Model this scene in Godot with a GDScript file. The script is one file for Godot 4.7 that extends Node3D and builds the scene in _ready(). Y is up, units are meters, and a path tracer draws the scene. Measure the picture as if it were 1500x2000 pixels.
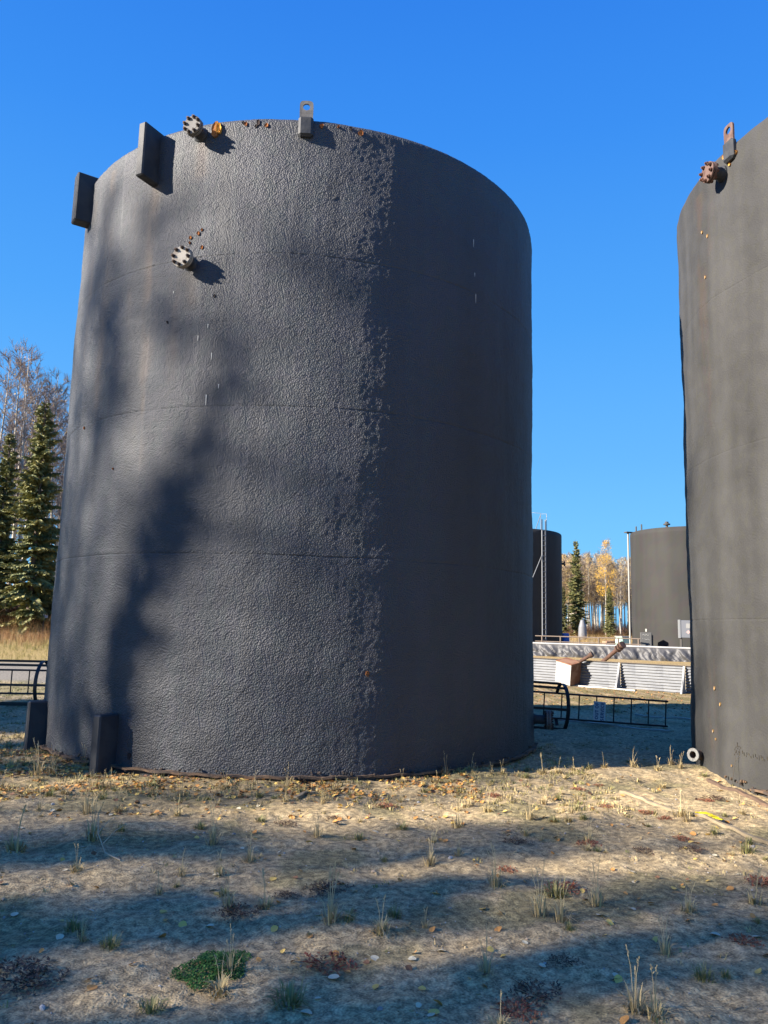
extends Node3D
# A yard of black foam-coated storage tanks on bare autumn ground, low sun from the side.

const FOCAL := 1500.0
const EYE := Vector3(0, 1.6, 0)
const PITCH := 0.1454
const ROLL := 0.0254
const EXPOSURE := 3.0
const SUN_BEARING := 251.2      # degrees from the view axis, clockwise
const SUN_HEIGHT := 25.0
const TANK_R := 3.384

const TANK_A := Vector3(-1.2, 0, -11.49)
const TANK_B := Vector3(7.152, 0, -8.834)

var lens: Basis
var taken := {}
var rng := RandomNumberGenerator.new()
var n1 := FastNoiseLite.new()
var n2 := FastNoiseLite.new()
var n3 := FastNoiseLite.new()
var mats := {}
var TANK_H := 7.38


# ------------------------------------------------------------------ mesh building
class MB:
	var v := PackedVector3Array()
	var n := PackedVector3Array()
	var c := PackedColorArray()
	var uv := PackedVector2Array()
	var ix := PackedInt32Array()
	var col := Color(1, 1, 1)

	func vert(p: Vector3, nn: Vector3, u := Vector2.ZERO) -> int:
		v.append(p); n.append(nn); c.append(col); uv.append(u)
		return v.size() - 1

	func tri(a: Vector3, b: Vector3, d: Vector3, out: Vector3) -> void:
		var nn := (d - a).cross(b - a)
		if nn.dot(out) < 0:
			var t := b; b = d; d = t
			nn = -nn
		nn = nn.normalized()
		var k := v.size()
		vert(a, nn, Vector2(a.x + a.z, a.y)); vert(b, nn, Vector2(b.x + b.z, b.y)); vert(d, nn, Vector2(d.x + d.z, d.y))
		ix.append_array([k, k + 1, k + 2])

	func quad(a: Vector3, b: Vector3, d: Vector3, e: Vector3, out: Vector3) -> void:
		tri(a, b, d, out); tri(a, d, e, out)

	func box(xf: Transform3D, s: Vector3, ch := 0.0) -> void:
		var h := s * 0.5
		if ch <= 0.0:
			for ax in 3:
				for sg in [-1.0, 1.0]:
					var o := Vector3.ZERO; o[ax] = sg
					var p := []
					for q in [[-1, -1], [1, -1], [1, 1], [-1, 1]]:
						var w := Vector3.ZERO
						w[ax] = sg * h[ax]; w[(ax + 1) % 3] = q[0] * h[(ax + 1) % 3]; w[(ax + 2) % 3] = q[1] * h[(ax + 2) % 3]
						p.append(xf * w)
					quad(p[0], p[1], p[2], p[3], xf.basis * o)
			return
		var pt := func(sx: float, sy: float, sz: float, ax: int) -> Vector3:
			var w := Vector3(sx * (h.x - ch), sy * (h.y - ch), sz * (h.z - ch))
			w[ax] = signf(w[ax]) * h[ax]
			return xf * w
		for ax in 3:
			var b1: int = (ax + 1) % 3
			var b2: int = (ax + 2) % 3
			for sg in [-1.0, 1.0]:
				var p := []
				for q in [[-1, -1], [1, -1], [1, 1], [-1, 1]]:
					var sv := Vector3.ZERO
					sv[ax] = sg; sv[b1] = q[0]; sv[b2] = q[1]
					p.append(pt.call(sv.x, sv.y, sv.z, ax))
				var o := Vector3.ZERO; o[ax] = sg
				quad(p[0], p[1], p[2], p[3], xf.basis * o)
				for s2 in [-1.0, 1.0]:       # edge between +-ax and +-b1, running along b2
					var o2 := Vector3.ZERO; o2[ax] = sg; o2[b1] = s2
					var e := []
					for k in [[ax, -1.0], [ax, 1.0], [b1, 1.0], [b1, -1.0]]:
						var sv := o2; sv[b2] = k[1]
						e.append(pt.call(sv.x, sv.y, sv.z, k[0]))
					quad(e[0], e[1], e[2], e[3], xf.basis * o2)
		for sx in [-1.0, 1.0]:
			for sy in [-1.0, 1.0]:
				for sz in [-1.0, 1.0]:
					tri(pt.call(sx, sy, sz, 0), pt.call(sx, sy, sz, 1), pt.call(sx, sy, sz, 2), xf.basis * Vector3(sx, sy, sz))

	func tube(p: Array, r: Array, sides := 8, cap := true, cols: Array = []) -> void:
		var m := p.size()
		var t: Vector3 = (p[1] - p[0]).normalized()
		var u := t.cross(Vector3.UP if absf(t.y) < 0.9 else Vector3.RIGHT).normalized()
		var k0 := v.size()
		var keep := col
		for k in m:
			if k > 0:
				var nt: Vector3 = ((p[mini(k + 1, m - 1)] - p[k - 1]) as Vector3).normalized()
				u = (u - nt * u.dot(nt)).normalized()
				t = nt
			var w := t.cross(u)
			if cols.size() > k: col = cols[k]
			for j in sides:
				var a := TAU * j / sides
				var d := u * cos(a) + w * sin(a)
				vert(p[k] + d * r[k], d, Vector2(float(j) / sides * TAU * r[0], float(k)))
		for k in m - 1:
			for j in sides:
				var a := k0 + k * sides + j
				var b := k0 + k * sides + (j + 1) % sides
				ix.append_array([a, b + sides, b, a, a + sides, b + sides])
		if cap:
			for e in [0, m - 1]:
				var dir: Vector3 = (p[0] - p[1]) if e == 0 else (p[m - 1] - p[m - 2])
				var kk: int = k0 + e * sides
				for j in range(1, sides - 1):
					tri(v[kk], v[kk + j], v[kk + j + 1], dir)
		col = keep

	func lathe(xf: Transform3D, prof: Array, sides := 24) -> void:   # prof: Vector2(radius, height along local y); hard edges between
		for k in prof.size() - 1:
			var a: Vector2 = prof[k]
			var b: Vector2 = prof[k + 1]
			var d := (b - a)
			var nr := Vector2(d.y, -d.x).normalized()
			var k0 := v.size()
			for j in sides + 1:
				var an := TAU * j / sides
				var o := Vector3(cos(an), 0, sin(an))
				var nn := (xf.basis * (o * nr.x + Vector3.UP * nr.y)).normalized()
				vert(xf * (o * a.x + Vector3.UP * a.y), nn, Vector2(an, a.y))
				vert(xf * (o * b.x + Vector3.UP * b.y), nn, Vector2(an, b.y))
			for j in sides:
				var q := k0 + j * 2
				ix.append_array([q, q + 2, q + 3, q, q + 3, q + 1])

	func blade(p0: Vector3, p1: Vector3, p2: Vector3, w: float, side: Vector3) -> void:  # a grass blade: tapering ribbon of two segments
		var k := v.size()
		var nn := (p1 - p0).cross(side).normalized()
		var n2_ := (p2 - p1).cross(side).normalized()
		vert(p0 - side * w, nn); vert(p0 + side * w, nn)
		vert(p1 - side * w * 0.7, (nn + n2_).normalized()); vert(p1 + side * w * 0.7, (nn + n2_).normalized())
		vert(p2, n2_)
		ix.append_array([k, k + 1, k + 3, k, k + 3, k + 2, k + 2, k + 3, k + 4])

	func diamond(p: Vector3, along: Vector3, side: Vector3, nn: Vector3) -> void:
		var k := v.size()
		var g := side.cross(along).normalized()
		if g.dot(nn) < 0.0:
			side = -side
			g = -g
		g = -g if (along).cross(along * 0.45 + side).dot(g) < 0.0 else g
		vert(p, g); vert(p + along * 0.45 + side, g); vert(p + along, g); vert(p + along * 0.45 - side, g)
		if (along).cross(along * 0.45 + side).dot(g) > 0.0: ix.append_array([k, k + 1, k + 2, k, k + 2, k + 3])
		else: ix.append_array([k, k + 2, k + 1, k, k + 3, k + 2])

	func mesh(m: Material) -> ArrayMesh:
		var arr := []
		arr.resize(Mesh.ARRAY_MAX)
		arr[Mesh.ARRAY_VERTEX] = v; arr[Mesh.ARRAY_NORMAL] = n; arr[Mesh.ARRAY_COLOR] = c; arr[Mesh.ARRAY_TEX_UV] = uv; arr[Mesh.ARRAY_INDEX] = ix
		var out := ArrayMesh.new()
		out.add_surface_from_arrays(Mesh.PRIMITIVE_TRIANGLES, arr)
		out.surface_set_material(0, m)
		return out


func numbered(called: String) -> String:
	var k: int = taken.get(called, 0)
	taken[called] = k + 1
	return called if k == 0 else "%s_%03d" % [called, k]

func tag(o: Node, label: String, category: String, group := "") -> Node:
	o.set_meta("label", label); o.set_meta("category", category)
	if group: o.set_meta("group", group)
	return o

func thing(called: String, label: String, category: String, pos := Vector3.ZERO, turn := 0.0, group := "") -> Node3D:
	var o := Node3D.new()
	o.name = numbered(called); add_child(o)
	o.position = pos; o.rotation.y = turn
	tag(o, label, category, group)
	return o

func part(called: String, mesh: Mesh, parent: Node) -> MeshInstance3D:
	var o := MeshInstance3D.new()
	o.name = called if parent != self else numbered(called)
	o.mesh = mesh
	o.cast_shadow = GeometryInstance3D.SHADOW_CASTING_SETTING_ON
	parent.add_child(o, true)
	return o

func structure(called: String, mesh: Mesh) -> MeshInstance3D:
	var o := part(called, mesh, self)
	o.set_meta("kind", "structure")
	return o

func scatter(called: String, mesh: Mesh, xfs: Array, cols: Array, label: String, category: String) -> void:
	var mm := MultiMesh.new()
	mm.transform_format = MultiMesh.TRANSFORM_3D
	mm.use_colors = true
	mm.mesh = mesh
	mm.instance_count = xfs.size()
	for i in xfs.size():
		mm.set_instance_transform(i, xfs[i]); mm.set_instance_color(i, cols[i])
	var o := MultiMeshInstance3D.new()
	o.name = numbered(called); o.multimesh = mm
	add_child(o)
	tag(o, label, category); o.set_meta("kind", "stuff")

func ray(px: float, py: float) -> Vector3:
	return (lens * Vector3(px - 750.0, 1000.0 - py, -FOCAL)).normalized()

func gp(px: float, py: float, h := 0.0) -> Vector3:       # where a pixel's ray meets level h
	var r := ray(px, py)
	return EYE + r * ((h - EYE.y) / r.y)

func gnd(px: float, py: float) -> Vector3:                # where it meets the ground
	var p := gp(px, py)
	for k in 4: p = gp(px, py, gh(p.x, p.z))
	p.y = gh(p.x, p.z)
	return p

func at(px: float, py: float, fwd: float) -> Vector3:
	var r := ray(px, py)
	return EYE + r * (fwd / -r.z)

func rnd(a: float, b: float) -> float:
	return rng.randf_range(a, b)

func m_plain(called: String, lin: Color, rough := 0.8, metal := 0.0) -> StandardMaterial3D:
	if mats.has(called): return mats[called]
	var m := StandardMaterial3D.new()
	m.albedo_color = lin.linear_to_srgb()
	m.roughness = rough; m.metallic = metal
	mats[called] = m
	return m

func m_vertex(called: String, rough := 0.85, metal := 0.0) -> StandardMaterial3D:
	if mats.has(called): return mats[called]
	var m := StandardMaterial3D.new()
	m.vertex_color_use_as_albedo = true
	m.roughness = rough; m.metallic = metal
	mats[called] = m
	return m

func noise_image(size: int, freq: float, octaves: int, sd: int, lo: float, hi: float, kind := FastNoiseLite.TYPE_SIMPLEX_SMOOTH) -> Image:
	var nz := FastNoiseLite.new()
	nz.noise_type = kind; nz.seed = sd; nz.frequency = freq; nz.fractal_octaves = octaves
	nz.fractal_type = FastNoiseLite.FRACTAL_FBM if octaves > 1 else FastNoiseLite.FRACTAL_NONE
	var im := nz.get_seamless_image(size, size)
	im.convert(Image.FORMAT_L8)
	var d := im.get_data()
	for i in d.size(): d[i] = int(lerpf(lo, hi, d[i] / 255.0) * 255.0)
	return Image.create_from_data(size, size, false, Image.FORMAT_L8, d)

func normal_from(im: Image, bump: float) -> ImageTexture:
	var b := im.duplicate() as Image
	b.convert(Image.FORMAT_RGBA8)
	b.bump_map_to_normal_map(bump)
	return ImageTexture.create_from_image(b)

func m_rust(called: String, a: Color, b: Color, rough := 0.85, freq := 0.03, metal := 0.0) -> StandardMaterial3D:   # two tones in blotches
	if mats.has(called): return mats[called]
	var im := noise_image(128, freq, 4, called.hash() % 1000, 0.0, 1.0)
	var out := Image.create(128, 128, false, Image.FORMAT_RGB8)
	for y in 128:
		for x in 128:
			var t := smoothstep(0.35, 0.65, im.get_pixel(x, y).r)
			out.set_pixel(x, y, a.lerp(b, t).linear_to_srgb())
	var m := StandardMaterial3D.new()
	m.albedo_texture = ImageTexture.create_from_image(out)
	m.uv1_triplanar = true; m.uv1_scale = Vector3.ONE * 1.3
	m.roughness = rough; m.metallic = metal
	m.normal_enabled = true; m.normal_texture = normal_from(im, 2.0); m.normal_scale = 0.5
	mats[called] = m
	return m


# ------------------------------------------------------------------ ground
func gh(x: float, z: float) -> float:
	var f := -z
	var y := 0.0
	y += 0.62 * smoothstep(27.0, 40.0, f) * smoothstep(-6.0, -13.0, x)      # verge beyond the road
	y += 0.55 * smoothstep(58.0, 100.0, f) * smoothstep(-8.0, 5.0, x)       # field before the wood
	y += 0.10 * smoothstep(24.5, 27.0, f) * smoothstep(2.0, 4.0, x)
	var near := 1.0 - smoothstep(14.0, 40.0, Vector2(x, z).length())
	y += n1.get_noise_2d(x * 9.0, z * 9.0) * 0.035 * (0.35 + 0.65 * near)
	if near > 0.0:
		y += n1.get_noise_2d(x * 42.0 + 70.0, z * 42.0) * 0.028 * near
		y += n2.get_noise_2d(x * 150.0, z * 150.0) * 0.015 * near
	# a low swell of soil along the front of the tanks
	y += 0.05 * exp(-pow((f - 8.8 - 0.1 * x) / 0.5, 2.0)) * smoothstep(1.6, 2.6, x) * smoothstep(5.5, 4.0, x)
	y += 0.035 * exp(-pow((f - 6.9) / 0.35, 2.0)) * (0.5 + 0.5 * n1.get_noise_1d(x * 30.0))
	return y

func ground_color(x: float, z: float) -> Color:
	var f := -z
	var a := n1.get_noise_2d(x * 14.0 + 300.0, z * 14.0)
	var b := n1.get_noise_2d(x * 60.0, z * 60.0 + 90.0)
	var d := n2.get_noise_2d(x * 110.0 + 11.0, z * 110.0)
	var c := Color(0.42, 0.335, 0.215).lerp(Color(0.345, 0.285, 0.195), smoothstep(0.0, 0.45, a * 0.7 + b * 0.5))
	c = c.lerp(Color(0.27, 0.225, 0.16), 0.2 * smoothstep(0.22, 0.5, b * 0.75 + d * 0.5))
	c = c.lerp(Color(0.50, 0.42, 0.295), 0.6 * smoothstep(0.15, 0.45, d * 0.8 - b * 0.4))
	# straw thatch along the foot of the big tank
	var th := smoothstep(6.6, 7.3, f + a) * smoothstep(10.0, 8.9, f) * smoothstep(0.2, -1.4, x + b * 2.0)
	c = c.lerp(Color(0.33, 0.245, 0.11), th * (0.25 + 0.4 * smoothstep(-0.2, 0.3, d)))
	# dull green growth in patches
	c = c.lerp(Color(0.15, 0.15, 0.07), 0.55 * smoothstep(0.18, 0.42, n1.get_noise_2d(x * 24.0 - 200.0, z * 24.0 + 77.0) + d * 0.25))
	# moss before the corrugated wall
	var ms := smoothstep(15.8, 16.8, f + a * 1.4) * smoothstep(23.0, 21.0, f + x * 0.3 - 1.5) * smoothstep(1.0, 2.5, x)
	c = c.lerp(Color(0.15, 0.125, 0.035).lerp(Color(0.34, 0.26, 0.15), smoothstep(-0.1, 0.4, b + d)), ms * 0.9)
	# road and its verge
	var road := smoothstep(18.6, 19.4, f + a * 0.5) * smoothstep(27.4, 26.4, f + a * 0.5) * smoothstep(-2.0, -4.0, x)
	c = c.lerp(Color(0.24, 0.225, 0.21), road)
	var vg := smoothstep(26.6, 27.8, f + a) * smoothstep(-3.0, -6.0, x)
	c = c.lerp(Color(0.36, 0.27, 0.10), vg * 0.85)
	var lw := smoothstep(15.0, 16.5, f + b) * smoothstep(19.4, 18.6, f + b) * smoothstep(-2.0, -4.0, x)
	c = c.lerp(Color(0.20, 0.185, 0.09), lw * 0.7)
	var fld := smoothstep(26.0, 29.0, f) * smoothstep(-2.0, 2.0, x)
	c = c.lerp(Color(0.40, 0.29, 0.12), fld * (0.55 + 0.4 * smoothstep(-0.3, 0.3, a)))
	c = c * Color(1.58, 1.49, 1.25)
	c.a = 1.0
	return c

func spread(lo: float, hi: float, a: float, b: float, step: float, grow: float) -> PackedFloat32Array:  # a..b at step, growing cells outside
	var out := PackedFloat32Array()
	var x := a
	var s := step
	var low := []
	while x > lo:
		s *= grow; x -= s; low.append(maxf(x, lo))
	low.reverse()
	out.append_array(PackedFloat32Array(low))
	var k := int(round((b - a) / step))
	for i in k + 1: out.append(a + i * step)
	x = b; s = step
	while x < hi:
		s *= grow; x += s; out.append(minf(x, hi))
	return out

func build_ground() -> void:
	var xs := spread(-420.0, 420.0, -4.6, 5.6, 0.034, 1.055)
	var zs := spread(-620.0, 160.0, -10.0, -2.4, 0.034, 1.05)
	var w := xs.size()
	var d := zs.size()
	var mb := MB.new()
	mb.v.resize(w * d); mb.n.resize(w * d); mb.c.resize(w * d); mb.uv.resize(w * d)
	for j in d:
		for i in w:
			var k := j * w + i
			mb.v[k] = Vector3(xs[i], gh(xs[i], zs[j]), zs[j])
			mb.c[k] = ground_color(xs[i], zs[j])
			mb.uv[k] = Vector2(xs[i], zs[j])
	for j in d:
		for i in w:
			var k := j * w + i
			var dx: Vector3 = mb.v[j * w + mini(i + 1, w - 1)] - mb.v[j * w + maxi(i - 1, 0)]
			var dz: Vector3 = mb.v[mini(j + 1, d - 1) * w + i] - mb.v[maxi(j - 1, 0) * w + i]
			mb.n[k] = dz.cross(dx).normalized()
	var ii := PackedInt32Array()
	ii.resize((w - 1) * (d - 1) * 6)
	var q := 0
	for j in d - 1:
		for i in w - 1:
			var a := j * w + i
			ii[q] = a; ii[q + 1] = a + 1; ii[q + 2] = a + w + 1; ii[q + 3] = a; ii[q + 4] = a + w + 1; ii[q + 5] = a + w
			q += 6
	mb.ix = ii
	var m := StandardMaterial3D.new()
	m.vertex_color_use_as_albedo = true
	m.roughness = 0.95
	var size := 1024
	var fine := noise_image(size, 0.09, 3, 5, 0.0, 1.0)
	var mid := noise_image(size, 0.022, 4, 6, 0.0, 1.0)
	var fd := fine.get_data()
	var md := mid.get_data()
	var od := PackedByteArray()
	od.resize(size * size)
	for i in od.size():
		var t := (fd[i] - 128) * 0.6 + (md[i] - 128) * 0.7
		od[i] = int(clampf(196.0 + t * 0.75, 70, 255))
	var grain := Image.create_from_data(size, size, false, Image.FORMAT_L8, od)
	var r2 := RandomNumberGenerator.new()
	r2.seed = 4
	for k in 1500:       # grit: pale and dark grains
		var px := r2.randi_range(0, size - 4)
		var py := r2.randi_range(0, size - 4)
		var s := r2.randi_range(1, 4)
		var g := 1.0 if r2.randf() < 0.6 else 0.38
		grain.fill_rect(Rect2i(px, py, s, s), Color(g, g, g))
	m.albedo_texture = ImageTexture.create_from_image(grain)
	m.uv1_scale = Vector3(0.62, 0.62, 1)
	m.normal_enabled = true
	m.normal_texture = normal_from(grain, 5.0)
	m.normal_scale = 1.0
	structure("ground", mb.mesh(m))


# ------------------------------------------------------------------ tanks
func coat_material(called: String, grain_strength: float) -> StandardMaterial3D:
	if mats.has(called): return mats[called]
	var m := StandardMaterial3D.new()
	m.vertex_color_use_as_albedo = true
	m.roughness = 0.66
	m.metallic_specular = 1.0
	var im := noise_image(512, 0.05, 3, 21, 0.0, 1.0)
	m.normal_enabled = true
	m.normal_texture = normal_from(im, 4.0)
	m.normal_scale = grain_strength
	m.uv1_scale = Vector3(1.5, 1.5, 1)
	mats[called] = m
	return m

var stains := []     # [phi degrees, top height, length, half width m, strength]
var seams := []
var swell := 0.022
var grain := 0.0040
var base_tone := Color(0.0145, 0.0195, 0.0285)
var shift := 0.0

func skin(ph: float, h: float) -> float:      # how far the foam stands off the shell
	var s := ph * TANK_R
	var d := n1.get_noise_2d(s * 16.0 + shift, h * 11.0) * swell
	d += n1.get_noise_2d(s * 45.0 + shift, h * 60.0 + 30.0) * swell * 0.35
	d += n2.get_noise_2d(s * 110.0 + shift, h * 16.0 + 400.0) * swell * 0.2
	d += n3.get_noise_2d(s * 130.0 + shift, h * 112.0) * grain
	for q in seams:
		var e: float = absf(h - q - 0.012 * n1.get_noise_1d(s * 20.0 + q * 50.0))
		if e < 0.013: d -= (0.007 if shift < 1.0 else 0.0035) * (1.0 - e / 0.013) * smoothstep(-0.75, -0.15, n1.get_noise_1d(s * 35.0 + q * 90.0))
	return d

func skin_color(ph: float, h: float) -> Color:
	var s := ph * TANK_R
	var k := 1.0 + 0.3 * n1.get_noise_2d(s * 70.0 + 500.0 + shift, h * 4.0) + 0.16 * n1.get_noise_2d(s * 14.0 + 900.0 + shift, h * 14.0) + 0.13 * n2.get_noise_2d(s * 90.0, h * 90.0)
	var c := base_tone * k
	for q in stains:
		var off: float = s - deg_to_rad(q[0]) * TANK_R - 0.05 * n1.get_noise_1d(h * 25.0 + q[0]) + (h - q[1]) * 0.02
		var t: float = (q[1] - h) / q[2]
		if absf(off) < q[3] * 2.0 and t > 0.0 and t < 1.0:
			var g: float = exp(-pow(off / q[3], 2.0)) * q[4] * smoothstep(-0.35, 0.35, n2.get_noise_2d(s * 120.0, h * 22.0) + n1.get_noise_1d(h * 30.0 + q[0] * 3.0) * 0.6) * minf(1.0, (1.0 - t) * 4.0)
			c = c.lerp(Color(0.075, 0.05, 0.034), g)
	c.a = 1.0
	return c

func shell_mesh(fine_lo: float, fine_hi: float, step: float, lean: float, m: Material) -> ArrayMesh:
	var phs := PackedFloat32Array()
	var a := fine_lo
	var dphi := rad_to_deg(step / TANK_R)
	while a < fine_hi:
		phs.append(deg_to_rad(a)); a += dphi
	var rest := 360.0 - (fine_hi - fine_lo)
	var coarse := int(ceil(rest / 2.0))
	for k in coarse + 1: phs.append(deg_to_rad(fine_hi + rest * k / coarse))
	var hs := []
	var y := -0.06
	while y < TANK_H - 0.16:
		hs.append(y); y += step
	for q in seams:
		for o in [-0.014, -0.006, 0.0, 0.006, 0.014]: hs.append(q + o)
	hs.sort()
	var rows := hs.size()
	var arc := 9
	var w := phs.size()
	var d := rows + arc
	var mb := MB.new()
	mb.v.resize(w * d); mb.n.resize(w * d); mb.c.resize(w * d); mb.uv.resize(w * d)
	for j in d:
		for i in w:
			var ph := phs[i]
			if i == w - 1: ph = phs[0] + TAU
			var php := phs[0] if i == w - 1 else ph
			var h: float
			var inset := 0.0
			if j < rows:
				h = hs[j]
			else:
				var t := float(j - rows) / (arc - 1)
				var an := t * PI * 0.5
				h = TANK_H - 0.10 + 0.10 * sin(an)
				inset = 0.10 * (1.0 - cos(an)) + (0.25 if j == d - 1 else 0.0)
			var r := TANK_R + skin(php, h) - inset
			var top := clampf(h / TANK_H, 0, 1)
			mb.v[j * w + i] = Vector3(sin(ph) * r, h - lean * sin(ph) * top * top, cos(ph) * r)
			mb.c[j * w + i] = skin_color(php, h)
			mb.uv[j * w + i] = Vector2(ph * TANK_R, h)
	for j in d:
		for i in w:
			var il := i - 1 if i > 0 else w - 2
			var ir := i + 1 if i < w - 1 else 1
			var dx: Vector3 = mb.v[j * w + ir] - mb.v[j * w + il]
			var dy: Vector3 = mb.v[mini(j + 1, d - 1) * w + i] - mb.v[maxi(j - 1, 0) * w + i]
			mb.n[j * w + i] = dx.cross(dy).normalized()
	var ii := PackedInt32Array()
	ii.resize((w - 1) * (d - 1) * 6)
	var q2 := 0
	for j in d - 1:
		for i in w - 1:
			var k := j * w + i
			ii[q2] = k; ii[q2 + 1] = k + w + 1; ii[q2 + 2] = k + 1; ii[q2 + 3] = k; ii[q2 + 4] = k + w; ii[q2 + 5] = k + w + 1
			q2 += 6
	mb.ix = ii
	return mb.mesh(m)

func out_dir(deg: float) -> Vector3:
	return Vector3(sin(deg_to_rad(deg)), 0, cos(deg_to_rad(deg)))

func frame_at(deg: float, h: float, r := TANK_R) -> Transform3D:   # y axis points out of the shell, x along it, z down the wall
	var o := out_dir(deg)
	var x := Vector3(o.z, 0, -o.x)
	return Transform3D(Basis(x, o, x.cross(o)), o * r + Vector3.UP * h)

func nozzle(tank: Node3D, deg: float, h: float, reach: float, fr: float, pr: float, m_neck: Material, m_face: Material, m_bolt: Material, spin := 0.2) -> void:
	var xf := frame_at(deg, h)
	var noz := part("nozzle", _neck(pr, reach).mesh(m_neck), tank)
	noz.transform = xf
	var mb := MB.new()
	var y0 := reach - 0.062
	mb.lathe(Transform3D.IDENTITY, [Vector2(pr, y0), Vector2(fr, y0), Vector2(fr, y0 + 0.026), Vector2(pr, y0 + 0.026)], 28)
	mb.lathe(Transform3D.IDENTITY, [Vector2(pr, y0 + 0.034), Vector2(fr - 0.003, y0 + 0.034), Vector2(fr, y0 + 0.037), Vector2(fr, y0 + 0.058), Vector2(fr - 0.004, y0 + 0.062), Vector2(fr * 0.66, y0 + 0.062), Vector2(fr * 0.65, y0 + 0.064), Vector2(0, y0 + 0.064)], 28)
	var fl := part("blind_flange", mb.mesh(m_face), noz)
	for k in 8:
		var a := TAU * k / 8 + spin
		var b := MB.new()
		var t := Transform3D(Basis(Vector3.UP, a), Vector3(cos(a), 0, sin(a)) * fr * 0.81)
		b.lathe(t, [Vector2(0.0115, y0 - 0.028), Vector2(0.0115, y0 + 0.1), Vector2(0, y0 + 0.1)], 8)
		b.lathe(t, [Vector2(0.021, y0 + 0.062), Vector2(0.021, y0 + 0.084), Vector2(0, y0 + 0.084)], 6)
		b.lathe(t, [Vector2(0, y0 - 0.02), Vector2(0.021, y0 - 0.02), Vector2(0.021, y0)], 6)
		part("bolt", b.mesh(m_bolt), noz)

func _neck(pr: float, reach: float) -> MB:
	var mb := MB.new()
	mb.lathe(Transform3D.IDENTITY, [Vector2(pr * 1.5, -0.05), Vector2(pr * 1.28, 0.012), Vector2(pr * 1.05, 0.03), Vector2(pr, 0.045), Vector2(pr, reach - 0.03)], 24)
	return mb

func flake(w: float, h: float, sd: int, col: Color, col2: Color, deep := 0.012) -> ArrayMesh:   # a broken-out chip of foam, lying in x-z with y out
	var r := RandomNumberGenerator.new()
	r.seed = sd
	var mb := MB.new()
	var ring := []
	var inner := []
	for k in 11:
		var a := TAU * k / 11
		var s := r.randf_range(0.72, 1.12)
		ring.append(Vector3(cos(a) * w * 0.5 * s, deep, sin(a) * h * 0.5 * s))
		inner.append(Vector3(cos(a) * w * 0.33 * s + r.randf_range(-1, 1) * w * 0.06, deep * r.randf_range(0.2, 0.6), sin(a) * h * 0.33 * s))
	for k in 11:
		var l := (k + 1) % 11
		mb.col = col.lerp(col2, r.randf())
		mb.quad(ring[k], ring[l], inner[l], inner[k], Vector3.UP)
		mb.col = col2.lerp(col, r.randf())
		mb.tri(inner[k], inner[l], Vector3(0, deep * 0.35, 0), Vector3.UP)
		mb.col = col * 0.6
		var a: Vector3 = ring[k]
		var b: Vector3 = ring[l]
		mb.quad(a, b, b - Vector3(0, deep + 0.02, 0), a - Vector3(0, deep + 0.02, 0), a)
	return mb.mesh(m_vertex("chip", 0.95))

func on_shell(tank: Node3D, called: String, mesh: Mesh, deg: float, h: float, off := 0.0) -> MeshInstance3D:
	var o := part(called, mesh, tank)
	o.transform = frame_at(deg, h, TANK_R + skin(deg_to_rad(deg), h) + off)
	return o

func streak_mesh(len: float, w: float) -> ArrayMesh:
	var mb := MB.new()
	mb.quad(Vector3(-w, 0.006, -len * 0.5), Vector3(w, 0.006, -len * 0.5), Vector3(w * 0.4, 0.007, len * 0.5), Vector3(-w * 0.4, 0.007, len * 0.5), Vector3.UP)
	return mb.mesh(m_plain("dropping", Color(0.5, 0.5, 0.47), 0.9))

func clip_cover(tank: Node3D, called: String, deg: float, h0: float, h1: float, p: float, w: float, m: Material) -> void:   # foam-clad box; its far-side face at deg
	var xf := frame_at(deg, (h0 + h1) * 0.5)
	var mb := MB.new()
	mb.box(Transform3D(Basis(), Vector3(-w * 0.5, p * 0.5 - 0.06, 0)), Vector3(w, p + 0.12, h1 - h0), 0.016)
	var o := part(called, mb.mesh(m), tank)
	o.transform = xf

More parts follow.
